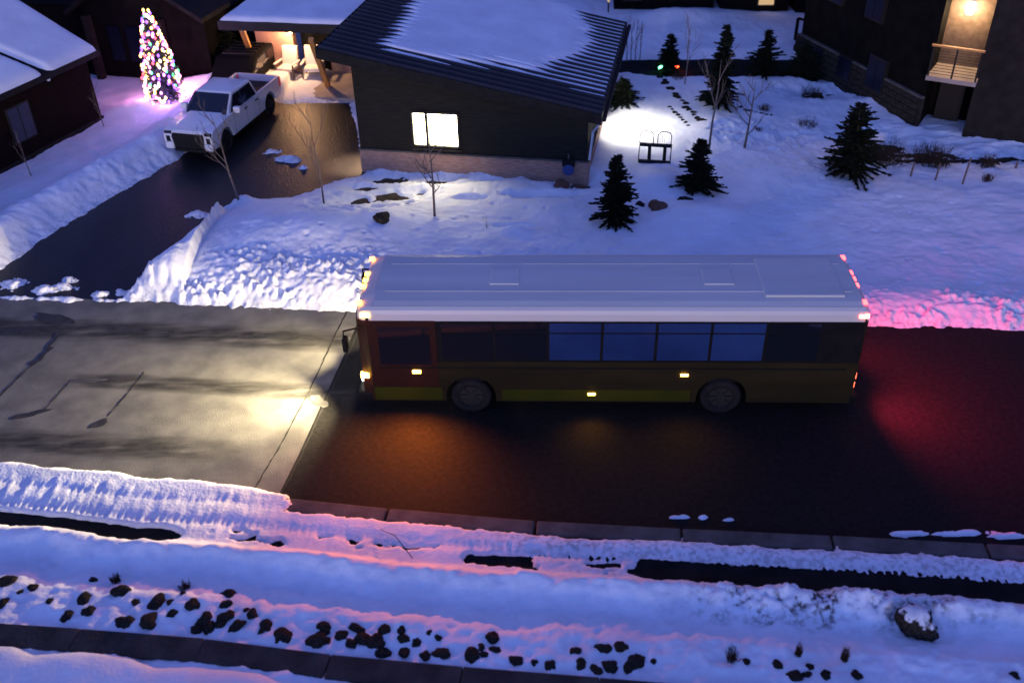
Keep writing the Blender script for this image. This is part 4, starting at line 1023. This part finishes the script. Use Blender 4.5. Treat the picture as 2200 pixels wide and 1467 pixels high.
# stone facing on the left side, in courses
dA = (rbase[0] - b1).normalized(); LA = (rbase[0] - b1).length
stone_proto = []
srg = random.Random(12)
fac = MB().prism([rp(b1 + nA * .04), rp(b1 + dA * LA + nA * .04), rp(b1 + dA * LA - nA * .05), rp(b1 - nA * .05)], -.3, ST).build('stone_facing', 'stonewall', rb_)
course = 0.27; z = .05; meshes = []
for i in range(5): meshes.append(MB().box((0, 0, 0), (1, .07, course - .03)).mesh('stone', 'stonewall'))
while z < ST - .1:
    s = srg.uniform(0, .3)
    while s < LA - .3:
        w = srg.uniform(.35, .75)
        o = bpy.data.objects.new('stone', srg.choice(meshes)); col.objects.link(o); o.parent = fac
        p = b1 + dA * (s + w / 2) + nA * (.055 + srg.uniform(0, .02)) - L0
        o.location = (p.x, p.y, z + course / 2); o.rotation_euler = (0, 0, math.atan2(dA.y, dA.x)); o.scale = (w - .02, 1, 1)
        s += w
    z += course
MB().prism([rp(b1 + nA * .13), rp(b1 + dA * LA + nA * .13), rp(b1 + dA * LA - nA * .02), rp(b1 - nA * .02)], ST + .02, ST + .10).build('stone_cap', 'concrete', rb_)
dB = (rbase[3] - b2_).normalized(); nB = Vector((dB.y, -dB.x, 0))
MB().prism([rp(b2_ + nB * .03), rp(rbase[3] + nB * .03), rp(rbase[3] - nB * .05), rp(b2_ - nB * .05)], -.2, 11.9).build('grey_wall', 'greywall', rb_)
def side_win(s, z0, w, h, m='dimglass'):
    wq = MB().prism([rp(b1 + dA * s + nA * .16), rp(b1 + dA * (s + w) + nA * .16), rp(b1 + dA * (s + w) - nA * .02), rp(b1 + dA * s - nA * .02)], z0, z0 + h).build('window', 'frame', rb_)
    for k in range(2):
        MB().prism([rp(b1 + dA * (s + .07 + k * (w - .1) / 2) + nA * .175), rp(b1 + dA * (s - .03 + (k + 1) * (w - .1) / 2 + .07) + nA * .175), rp(b1 + dA * (s - .03 + (k + 1) * (w - .1) / 2 + .07) + nA * .161), rp(b1 + dA * (s + .07 + k * (w - .1) / 2) + nA * .161)], z0 + .07, z0 + h - .07).build('window_pane', m, wq)
side_win(2.2, .75, 1.1, 1.35); side_win(4.3, .55, .9, .95); side_win(6.3, .55, .9, .8); side_win(3.0, 3.3, 1.1, 1.5); side_win(5.6, 3.3, 1.1, 1.5)
# recess, balcony
dC = (b2_ - b1).normalized(); nC = Vector((dC.y, -dC.x, 0)); LC = (b2_ - b1).length
BF = 2.42
def rec(name, m, s0, s1, d0, d1, z0, z1, parent, bevel=0):
    q = lambda s, d: rp(b1 + dC * s + nC * d)
    return MB().prism([q(s0, d0), q(s1, d0), q(s1, d1), q(s0, d1)], z0, z1).build(name, m, parent, bevel=bevel)
rec('recess_door', 'frame', .35, 1.25, -1.25, -1.19, 0, 2.1, rb_)
bal = rec('balcony', 'patio', -.05, LC + .05, -1.1, .55, BF - .16, BF, rb_)
rec('balcony_back_wall', 'balconywall', 0.0, LC, -1.18, -1.10, BF, 6.5, rb_)
for s_ in (0, LC / 2, LC):
    rec('railing_post', 'frame', s_ - .03, s_ + .03, .47, .53, BF, BF + 1.08, bal)
for k in range(9): rec('railing_rod', 'frame', 0.03, LC - .03, .493, .507, BF + .10 + k * .105, BF + .115 + k * .105, bal)
rec('railing_top', 'timber', -.08, LC + .08, .44, .56, BF + 1.08, BF + 1.14, bal)
bl = thing('balcony_lamp', 'bright wall lamp above the balcony of the stone building', 'lamp', b1 + dC * .75 + nC * -1.06 + Vector((0, 0, 4.55)), math.atan2(dC.y, dC.x))
MB().b2((-.08, -.04, -.05), (.08, .03, .28)).build('lamp_bracket', 'frame', bl)
MB().tube([(0, -.16, -.18), (0, -.16, .2)], [.12, .14], 12).build('lamp_glass', 'bulbwhite', bl, smooth=True)
light('lamp_light', 'POINT', 20, (1.0, 0.62, 0.28), (0, -.42, -.05), bl, shadow_soft_size=.1)

# deck railing beyond
dk = thing('deck_railing', 'dark timber deck railing in front of pale snow, left of the stone building', 'railing', G(1735, 118))
p0 = G(1706, 100); p1 = G(1772, 118); dd = (p1 - p0)
for k in range(5):
    p = p0 + dd * k / 4 - dk.location; MB().box((p.x, p.y, .55), (.12, .12, 1.5)).build('post', 'darkwall', dk)
a = p0 - dk.location; b = p1 - dk.location
for z in (.35, 1.3): MB().box(((a.x + b.x) / 2, (a.y + b.y) / 2, z), (dd.length, .1, .09), rz=math.atan2(dd.y, dd.x)).build('rail', 'darkwall', dk)
# far houses along the top edge
def far_house(lb_, px0, px1, py, h, m, wins, rz=0.0):
    p, q = G(px0, py), G(px1, py); w = (q - p).length
    t = thing('far_house', lb_, 'house', p, math.atan2((q - p).y, (q - p).x))
    MB().b2((0, 0, -.5), (w, 7, h)).build('wall', m, t)
    MB().b2((-.3, -.4, h), (w + .3, 7.4, h + .25)).build('roof', 'trim', t)
    for (f, z0, ww, hh, em) in wins:
        wo = MB().b2((w * f - .08, -.05, z0 - .08), (w * f + ww + .08, -.003, z0 + hh + .08)).build('window', 'frame', t)
        MB().b2((w * f, -.07, z0), (w * f + ww, -.052, z0 + hh)).build('window_pane', em, wo)
    return t
far_house('dark far house at the top edge with a pale yellow window', 1545, 1690, 45, 5, 'darkwall', ((.55, .8, .75, 1.6, 'winfar'),))
far_house('dark far house at the top edge with an orange window', 1705, 1800, 50, 5, 'darkwall', ((.25, .9, .6, 1.1, 'winfar2'),))
far_house('dark far house behind the snow heap at the top edge', 1318, 1530, 42, 5, 'darkwall', ((.1, 1.0, .8, 1.0, 'glass'),))
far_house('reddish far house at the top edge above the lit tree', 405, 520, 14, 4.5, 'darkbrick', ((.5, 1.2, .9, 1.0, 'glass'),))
# glowing pole lamp just beyond the roof corner
q = G(1306, 48); lpst = thing('garden_lamp', 'pinkish lit ornamental grass light beyond the roof corner', 'lamp', q)
MB().tube([(0, 0, 0), (0, 0, 1.0)], .04, 8).build('lamp_post', 'frame', lpst)
MB().tube([(0, 0, 1.0), (0, 0, 1.9)], [.05, .16], 8).build('lamp_shade', 'winfar', lpst)
# Christmas projectors in the garden
def projector(px, py, lb_, em, c, e_):
    p = G(px, py); z = ground_z(p.x, p.y); t = thing('garden_spotlight', lb_, 'lamp', (p.x, p.y, z))
    MB().tube([(0, 0, -.1), (0, 0, .22)], .02, 6).build('stake', 'frame', t)
    MB().tube([(0, .06, .28), (0, -.10, .26)], [.07, .09], 10).build('lamp_housing', 'frame', t)
    MB().tube([(0, -.105, .26), (0, -.13, .262)], [.11, .09], 10).build('lamp_lens', em, t)
    light('lamp_light', 'POINT', e_, c, (0, -.22, .35), t, shadow_soft_size=.05)
projector(1452, 150, 'small red garden spotlight at the foot of the small spruce', 'spotred', (1, .12, .04), 2.2)
projector(1418, 153, 'small green garden spotlight left of the small spruce', 'spotgreen', (.2, 1, .45), 0.7)

# wire-backed double seat in the light pool
sp_ = G(1405, 362); st = thing('double_garden_seat', 'dark double garden seat with two wire hoop backs in the light pool', 'seat', (sp_.x, sp_.y, ground_z(sp_.x, sp_.y) - .03), rad(-12))
for z, y in ((.10, -.15), (.62, .12)):
    MB().box((0, y, z), (1.15, .11, .11)).build('beam', 'blackplastic', st, bevel=.015)
for x in (-.2, .34):
    MB().box((x, -.01, .36), (.12, .14, .72)).build('upright', 'blackplastic', st, bevel=.015)
for x in (-.56, .56):
    MB().tube([(x, -.15, .1), (x, -.2, .4), (x, .12, .62)], .02, 6).build('side_bar', 'blackplastic', st)
for cx in (-.33, .30):
    h_ = MB().tube([(cx - .24, .12, .66), (cx - .24, .16, 1.0), (cx - .16, .17, 1.10), (cx, .18, 1.13), (cx + .16, .17, 1.10), (cx + .24, .16, 1.0), (cx + .24, .12, .66)], .018, 6).build('hoop_back', 'blackplastic', st)
    for k in range(5): MB().tube([(cx - .16 + .08 * k, .12, .66), (cx - .16 + .08 * k, .17, 1.10)], .006, 4).build('wire', 'blackplastic', h_)

# ---------------------------------------------------------------- vehicles
def arc(cx, cz, r, a0, a1, n=12): return [(cx + r * math.cos(rad(a0 + (a1 - a0) * i / n)), cz + r * math.sin(rad(a0 + (a1 - a0) * i / n))) for i in range(n + 1)]
def wheel(parent, x, y, r, w, side, spokes=6):
    t = MB()
    prof = [(-w / 2, r * .62), (-w / 2, r * .93), (-w * .36, r), (w * .36, r), (w / 2, r * .93), (w / 2, r * .62)]
    n = 28; rings = []
    for i in range(n + 1):
        a = 2 * math.pi * i / n; rings.append([(rr * math.cos(a), yy, rr * math.sin(a)) for yy, rr in prof])
    for i in range(n):
        o = len(t.v); t.v += rings[i] + rings[i + 1]; k = len(prof)
        t.f += [(o + j, o + (j + 1) % k, o + k + (j + 1) % k, o + k + j) for j in range(k)]
    wo = t.build('wheel', 'tyre', parent, smooth=True); wo.location = (x, y, r)
    rm = MB().tube([(0, -w * .3, 0), (0, w * .3, 0)], r * .62, 20)
    for k in range(spokes):
        a = 2 * math.pi * k / spokes
        rm.box((math.cos(a) * r * .33, side * w * .34, math.sin(a) * r * .33), (r * .5, .04, r * .12), ry=-a)
    rm.tube([(0, side * w * .3, 0), (0, side * w * .42, 0)], r * .16, 12)
    rm.build('rim', 'rim', wo)
    return wo

# the bus
bn0 = G(784, 886); bn1 = G(1822, 892)
bh = (bn0 - bn1).normalized(); bleft = Vector((-bh.y, bh.x, 0)); BL = (bn0 - bn1).length; HB = 1.28
bc = (bn0 + bn1) / 2 - bleft * HB
bus = thing('city_bus', 'long pale-roofed city bus with amber and red marker lamps on the road', 'bus', bc, math.atan2(bh.y, bh.x))
X0, X1 = -BL / 2, BL / 2
WZ0, WZ1 = 1.58, 2.66
FA, RA = X1 - 2.65, X0 + 3.1
# lower side panels with wheel arches
def side_poly(x0, x1, z0, z1, arches, r=.60):
    pts = [(x0, z1), (x0, z0)]
    for ax in sorted(arches):
        if x0 < ax - r and ax + r < x1:
            pts += [(ax + xx, zz) for xx, zz in arc(0, .50, r, 180, 0, 14)] if z0 >= .5 else [(ax - r, z0)] + [(ax + xx, zz) for xx, zz in arc(0, .52, r, 180, 0, 14)] + [(ax + r, z0)]
    return pts + [(x1, z0), (x1, z1)]
for sgn in (1, -1):
    y0, y1 = sgn * (HB - .05), sgn * HB
    MB().prism_y(side_poly(X0 + .05, X1 - 2.0 + .0, .74, WZ0 - .02, ()), y0, y1).build('side_panel', 'busolive', bus) if False else None
    pp = side_poly(X0 + .06, X1 - .3, .38, WZ0 - .02, (FA, RA))
    MB().prism_y(pp, y0, y1).build('side_panel', 'busolive', bus)
    MB().b2((X1 - 8.6 if False else RA + .75, sgn * (HB - .002), .42), (FA - .75, sgn * (HB + .006), .74)).build('side_stripe', 'busgreen', bus)
    MB().b2((FA + .70, sgn * (HB - .002), .42), (X1 - .32, sgn * (HB + .006), .80)).build('side_stripe', 'busgreen', bus)
    MB().b2((X0 + .3, sgn * (HB - .002), 1.36), (X1 - .5, sgn * (HB + .008), 1.40)).build('rub_rail', 'busblack', bus)
    for hx in (X0 + .45, X0 + 1.5, RA + 1.1, RA + 2.4):
        MB().b2((hx, sgn * (HB - .002), .82), (hx + .85, sgn * (HB + .007), 1.30)).build('access_panel', 'busolive', bus, bevel=.004)
    # front quarter dark red
    MB().b2((X1 - 1.9, sgn * (HB - .002), .82), (X1 - .32, sgn * (HB + .005), WZ1 + .06)).build('front_quarter_panel', 'busred', bus)
    MB().b2((X0 + .06, sgn * (HB - .05), WZ0 - .02), (X1 - .3, sgn * (HB - .012), WZ1 + .12)).build('window_band', 'busblack', bus)
    nwin = 7; wx = X0 + 1.0; ww = (X1 - 2.0 - wx) / nwin
    for k in range(nwin):  # middle panes carry the painted blue reflection, end panes stay dark
        MB().b2((wx + k * ww + .035, sgn * (HB - .012), WZ0 + .04), (wx + (k + 1) * ww - .035, sgn * (HB + .001), WZ1 - .30)).build('side_window', 'bluereflection' if 0 < k < 5 else 'glass', bus)
        MB().b2((wx + k * ww + .035, sgn * (HB - .012), WZ1 - .26), (wx + (k + 1) * ww - .035, sgn * (HB + .001), WZ1 - .01)).build('top_window', 'bluereflection' if 0 < k < 5 else 'glass', bus)
    MB().b2((X1 - 1.75, sgn * (HB + .004), WZ0 - .1), (X1 - .55, sgn * (HB + .012), WZ1 - .12)).build('driver_window' if sgn > 0 else 'front_door_glass', 'glass', bus)
MB().b2((RA + 2.9, -HB - .012, .45), (RA + 4.1, -HB - .002, WZ1 - .05)).build('rear_door', 'glass', bus)
# core, floor, cantrail, roof
MB().b2((X0 + .05, -HB + .055, .95), (X1 - .33, HB - .055, WZ1 + .1)).build('interior_core', 'busblack', bus)
MB().b2((FA + .65, -HB + .06, .42), (X1 - .2, HB - .06, .95)).b2((RA + .65, -HB + .06, .42), (FA - .65, HB - .06, .95)).b2((X0 + .05, -HB + .06, .42), (RA - .65, HB - .06, .95)).build('underfloor', 'busblack', bus)
def bus_ring(x, w, z0, zt, crown):
    pts = []
    for y, z in ((w, z0), (w, zt - .16), (w - .03, zt - .07), (w - .11, zt - .015), (w * .55, zt + crown * .75), (0, zt + crown), (-w * .55, zt + crown * .75), (-w + .11, zt - .015), (-w + .03, zt - .07), (-w, zt - .16), (-w, z0)): pts.append((x, y, z))
    return pts
MB().loft([bus_ring(X0 + .02, HB - .05, WZ1 + .05, 2.98, .03), bus_ring(X0 + .12, HB, WZ1 + .05, 3.05, .05), bus_ring(X1 - .45, HB, WZ1 + .05, 3.05, .05), bus_ring(X1 - .2, HB - .04, WZ1 + .05, 3.0, .04), bus_ring(X1 - .1, HB - .12, WZ1 + .05, 2.9, .02)]).build('cantrail', 'buscream', bus, smooth=False)
rf = MB().loft([[(x, w * k, z) for k, z in ((1, 3.045), (.86, 3.085), (.5, 3.115), (0, 3.125), (-.5, 3.115), (-.86, 3.085), (-1, 3.045))] for x, w in ((X0 + .15, HB - .12), (X1 - .5, HB - .12))]).build('roof', 'busroof', bus, smooth=False)
for hx in (-2.6, 2.4): MB().b2((hx - .35, -.35, 3.10), (hx + .35, .35, 3.145)).build('roof_hatch', 'busroof', rf, bevel=.03)
MB().b2((X0 + .5, -.85, 3.08), (X0 + 2.3, .85, 3.145)).build('roof_unit', 'busroof', rf, bevel=.05)
for sgn in (1, -1): MB().b2((X0 + .3, sgn * .62 - .015, 3.10), (X1 - .7, sgn * .62 + .015, 3.122)).build('roof_seam', 'busroof', rf)
# front
MB().loft([[(X1 - .31, y, z) for y, z in ((-HB, .4), (HB, .4), (HB, WZ1 + .05), (-HB, WZ1 + .05))], [(X1 - .06, y, z) for y, z in ((-HB + .08, .4), (HB - .08, .4), (HB - .12, WZ1 + .05), (-HB + .12, WZ1 + .05))], [(X1 - .02, y, z) for y, z in ((-HB + .2, .4), (HB - .2, .4), (HB - .3, 2.45), (-HB + .3, 2.45))]]).build('front_panel', 'busred', bus)
for sgn in (1, -1): MB().add([(X1 - .012, sgn * .04, 1.25), (X1 - .012, sgn * 1.04, 1.25), (X1 - .014, sgn * .94, 2.42), (X1 - .014, sgn * .04, 2.42), (X1 - .03, sgn * .04, 1.25), (X1 - .03, sgn * 1.04, 1.25), (X1 - .03, sgn * .94, 2.42), (X1 - .03, sgn * .04, 2.42)], [(0, 1, 2, 3), (7, 6, 5, 4), (0, 4, 5, 1), (1, 5, 6, 2), (2, 6, 7, 3), (3, 7, 4, 0)]).build('windshield', 'glass', bus)
MB().b2((X1 - .14, -.9, 2.50), (X1 - .02, .9, 2.72)).build('destination_sign', 'glass', bus)
MB().b2((X1 - .28, -HB + .01, .30), (X1 + .12, HB - .01, .62)).build('bumper', 'busblack', bus, bevel=.08)
for sgn in (1, -1):
    MB().tube([(X1 - .25, sgn * (HB - .02), 2.55), (X1 + .22, sgn * (HB + .12), 2.5), (X1 + .22, sgn * (HB + .14), 2.3)], .025, 6).build('mirror_arm', 'busblack', bus)
    MB().b2((X1 + .14, sgn * (HB + .14) - .11, 1.98), (X1 + .26, sgn * (HB + .14) + .11, 2.34)).build('mirror', 'busblack', bus, bevel=.03)
    hl = MB().tube([(X1 - .05, sgn * .95, .86), (X1 + .015, sgn * .95, .86)], .11, 14).build('headlight', 'headlamp', bus)
    light('headlight_beam', 'SPOT', 430 if sgn > 0 else 100, (1.0, 0.82, 0.48), (X1 + .12, sgn * .95, .86), hl, aim=(X1 + 6.5, 3.2, 1.5) if sgn > 0 else (X1 + 5.2, -5.6, 1.4), spot_size=rad(125), spot_blend=1.0, shadow_soft_size=.06)
    hi = MB().tube([(X1 - .05, sgn * .70, .86), (X1 + .012, sgn * .70, .86)], .10, 14).build('headlight', 'headlamp', bus)
    light('headlight_beam', 'SPOT', 1000 if sgn > 0 else 380, (1.0, 0.82, 0.48), (X1 + .12, sgn * .70, .86), hi, aim=(X1 + 13, 1.8, .9) if sgn > 0 else (X1 + 13, -2.5, 1.0), spot_size=rad(84 if sgn > 0 else 90), spot_blend=1.0, shadow_soft_size=.06)
def lamp(name, m, c, d, e_=0, colr=(1, .4, .05), off=(0, 0, 0), bev=.01):
    o = MB().box(c, d).build(name, m, bus, bevel=bev)
    if e_: light('lamp_glow', 'SPOT', e_, colr, (c[0] + off[0] * .3, c[1] + (.06 if c[1] > 0 else -.06), c[2] + off[2]), o, aim=(c[0] + off[0] * 8, c[1] + (3.2 if c[1] > 0 else -3.2), -.2), spot_size=rad(150), spot_blend=1.0, shadow_soft_size=.06)
    return o
for y in (-1.0, -.28, 0, .28, 1.0): lamp('marker_lamp', 'amber', (X1 - .14, y, 3.03), (.12, .15, .05))
lamp('marker_lamp', 'amberstrong', (X1 - .30, HB - .01, 2.86), (.22, .06, .09), 4, off=(.1, .25, 0))
lamp('turn_lamp', 'amberstrong', (X1 - .12, HB - .06, 1.12), (.20, .12, .12), 26, (1, .34, .05), off=(.25, .3, 0))
lamp('turn_lamp', 'amber', (X1 - .12, -HB + .06, 1.12), (.20, .12, .12), 4, (1, .42, .08), off=(.25, -.3, 0))
lamp('side_lamp', 'amberstrong', (X1 - 1.38, HB + .015, 1.27), (.20, .03, .09), 150, (1, .20, .02), off=(.05, 0, 0))
lamp('side_lamp', 'amberstrong', (X1 - 5.55, HB + .015, .62), (.18, .03, .06), 6, (1, .40, .04), off=(0, .25, 0))
lamp('side_lamp', 'amberstrong', (X1 - 7.72, HB + .015, 1.20), (.18, .03, .06), 8, (1, .40, .04), off=(0, .25, 0))
# rear
MB().b2((X0, -HB + .03, .40), (X0 + .12, HB - .03, WZ1 + .07)).build('rear_panel', 'busolive', bus, bevel=.04)
MB().b2((X0 - .012, -.95, .62), (X0 + .005, .95, 1.45)).build('engine_grille', 'busblack', bus)
MB().b2((X0 - .010, -.95, 1.65), (X0 + .005, .95, 2.5)).build('rear_window', 'glass', bus)
MB().b2((X0 - .12, -HB + .02, .32), (X0 + .1, HB - .02, .58)).build('rear_bumper', 'busblack', bus, bevel=.04)
for y in (-1.0, -.28, 0, .28, 1.0): lamp('rear_marker_lamp', 'redlamp', (X0 + .10, y, 3.06), (.10, .15, .06))
lamp('rear_marker_lamp', 'redstrong', (X0 + .14, HB - .01, 2.86), (.22, .06, .09), 5, (1, .08, .05), off=(-.2, .25, 0))
for sgn in (1, -1):
    for z in (.85, 1.1):
        tlo = lamp('tail_lamp', 'redstrong', (X0 - .01, sgn * 1.08, z), (.03, .18, .18))
        light('lamp_glow', 'SPOT', 150 if sgn > 0 else 55, (1, .03, .08), (X0 - .06, sgn * 1.08, z), tlo, aim=(X0 - 6, sgn * 1.6, 1.9), spot_size=rad(150), spot_blend=1.0, shadow_soft_size=.08)
for ax in (FA, RA):
    for sgn in (1, -1): wheel(bus, ax, sgn * (HB - .17), .49, .29, sgn, 8)

# the pickup
fw = G(485, 326); rw = G(580, 245)
th_ = (fw - rw).normalized(); tl = Vector((-th_.y, th_.x, 0)); tc_ = (fw + rw) / 2 - tl * .84
truck = thing('pickup_truck', 'white crew-cab pickup parked on the wet driveway', 'truck', (tc_.x, tc_.y, .004), math.atan2(th_.y, th_.x))
WB = 1.86; TW = 1.0
def body_side(x0, x1, top_pts):
    pts = [(x0, .55)]
    return pts
# lower body side profile (x forward)
low = [(-2.95, .98), (-2.95, .62), (-2.55, .50), (-WB - .50, .50)] + [(-WB + xx, zz) for xx, zz in arc(0, .46, .50, 175, 5, 12)] + [(-WB + .50, .44), (WB - .50, .44)] + [(WB + xx, zz) for xx, zz in arc(0, .46, .50, 175, 5, 12)] + [(2.55, .46), (2.86, .56), (2.92, .85), (2.86, 1.08), (2.70, 1.18), (1.45, 1.26), (1.0, 1.24), (-.95, 1.24), (-.98, .98)]
MB().prism_y(low, -TW, TW).build('body', 'whitepaint', truck, bevel=.05)
for sgn in (1, -1):
    MB().b2((-2.95, sgn * TW, .96), (-.97, sgn * (TW - .10), 1.27)).build('bed_side', 'whitepaint', truck, bevel=.03)
MB().b2((-2.97, -TW + .11, .70), (-2.89, TW - .11, 1.27)).build('tailgate', 'whitepaint', truck, bevel=.02)
MB().b2((-2.88, -TW + .11, .985), (-1.0, TW - .11, 1.0)).build('bed_floor', 'blackplastic', truck)
# hood bulge
MB().loft([[(x, s_ * w, z) for s_, z in ((1, z0), (.82, z1), (-.82, z1), (-1, z0))] for x, w, z0, z1 in ((2.82, .62, 1.08, 1.13), (2.2, .72, 1.18, 1.27), (1.40, .78, 1.22, 1.33))]).build('hood', 'whitepaint', truck, bevel=.02)
# cab greenhouse
def cab_ring(z, x0, x1, w): return [(x1, w * .92, z), (x1, -w * .92, z), (x0, -w, z), (x0, w, z)]
MB().loft([cab_ring(1.22, -1.0, 1.42, .97), cab_ring(1.80, -.86, .62, .80), cab_ring(1.86, -.76, .50, .74)]).build('cab', 'whitepaint', truck, bevel=.05)
def panel4(name, m, pts, off, parent):
    p = [Vector(a) for a in pts]; n = (p[1] - p[0]).cross(p[3] - p[0]).normalized() * off
    MB().add([a + n for a in p] + [a - n * .3 for a in p], [(0, 1, 2, 3), (7, 6, 5, 4), (0, 4, 5, 1), (1, 5, 6, 2), (2, 6, 7, 3), (3, 7, 4, 0)]).build(name, m, parent)
panel4('windshield', 'glass', [(1.40, .84, 1.25), (1.40, -.84, 1.25), (.66, -.70, 1.785), (.66, .70, 1.785)], -.012, truck)
for sgn in (1, -1):
    panel4('side_glass', 'glass', [(1.18, sgn * .935, 1.27), (.22, sgn * .95, 1.27), (.20, sgn * .815, 1.765), (.60, sgn * .80, 1.765)], sgn * .022, truck)
    panel4('side_glass', 'glass', [(.16, sgn * .95, 1.27), (-.82, sgn * .962, 1.27), (-.70, sgn * .82, 1.765), (.14, sgn * .815, 1.765)], sgn * .022, truck)
    m_ = MB().b2((.90, sgn * (TW - .02), 1.22), (1.10, sgn * (TW + .26), 1.46)).build('mirror', 'whitepaint', truck, bevel=.05)
    MB().b2((.895, sgn * (TW + .03), 1.25), (.90, sgn * (TW + .23), 1.43)).build('mirror_glass', 'glass', m_)
    for hx in (.05, -.85): MB().b2((hx, sgn * (TW - .002), 1.05), (hx + .22, sgn * (TW + .03), 1.10)).build('door_handle', 'blackplastic', truck, bevel=.01)
    for gx in (1.12, .12, -.92): MB().b2((gx, sgn * (TW - .003), .50), (gx + .012, sgn * (TW + .002), 1.22)).build('door_gap', 'blackplastic', truck)
    MB().b2((-1.2, sgn * (TW - .05), .36), (1.2, sgn * (TW - .01), .44)).build('running_board', 'blackplastic', truck)
    MB().b2((2.60, sgn * .66, .98), (2.885, sgn * (TW - .02), 1.10)).build('headlight', 'glass', truck, bevel=.02)
    MB().b2((2.88, sgn * .74, .70), (2.925, sgn * .90, .92)).build('fog_lamp', 'blackplastic', truck, bevel=.01)
    MB().b2((-2.965, sgn * (TW - .10), .85), (-2.80, sgn * (TW + .006), 1.22)).build('tail_light', 'tailred', truck, bevel=.01)
    for ax in (WB, -WB):
        wheel(truck, ax, sgn * .84, .42, .28, sgn, 6)
panel4('rear_glass', 'glass', [(-1.0, -.80, 1.28), (-1.0, .80, 1.28), (-.88, .68, 1.76), (-.88, -.68, 1.76)], .012, truck)
MB().prism_x([(-.62, 1.04), (.62, 1.04), (.66, .90), (.58, .48), (-.58, .48), (-.66, .90)], 2.80, 2.955).build('grille', 'blackplastic', truck, bevel=.02)
for k in range(5): MB().b2((2.95, -.56 + .01 * k, .54 + k * .09), (2.966, .56 - .01 * k, .56 + k * .09)).build('grille_bar', 'frame', truck)
for sgn in (1, -1): MB().b2((2.55, sgn * .62, .42), (2.97, sgn * .985, .70)).build('bumper', 'whitepaint', truck, bevel=.07)
MB().b2((2.80, -.6, .36), (2.985, .6, .475)).build('skid_plate', 'blackplastic', truck, bevel=.02)
MB().b2((-2.5, -.80, .40), (2.5, .80, .62)).build('chassis', 'blackplastic', truck)

# dark car behind the pickup
cpos = G(528, 190); car = thing('dark_car', 'black car with roof rack behind the pickup, red tail lamp showing', 'car', (cpos.x, cpos.y, 0), rad(-100))
MB().prism_y([(-2.2, .45), (2.2, .4), (2.3, .75), (1.2, .95), (.4, 1.5), (-1.6, 1.55), (-2.25, 1.0)], -.92, .92).build('body', 'carblack', car, bevel=.06)
for sgn in (1, -1):
    panel4('side_glass', 'glass', [(.9, sgn * .925, 1.0), (-1.8, sgn * .925, 1.0), (-1.5, sgn * .925, 1.45), (.35, sgn * .925, 1.42)], sgn * .01, car)
    for ax in (1.35, -1.35): wheel(car, ax, sgn * .78, .34, .24, sgn, 5)
    MB().b2((-2.24, sgn * .55, .95), (-2.10, sgn * .90, 1.2)).build('tail_light', 'tailred', car)
for k in range(5): MB().b2((-1.3 + .35 * k, -.7, 1.56), (-1.22 + .35 * k, .7, 1.62)).build('roof_rack_bar', 'blackplastic', car)
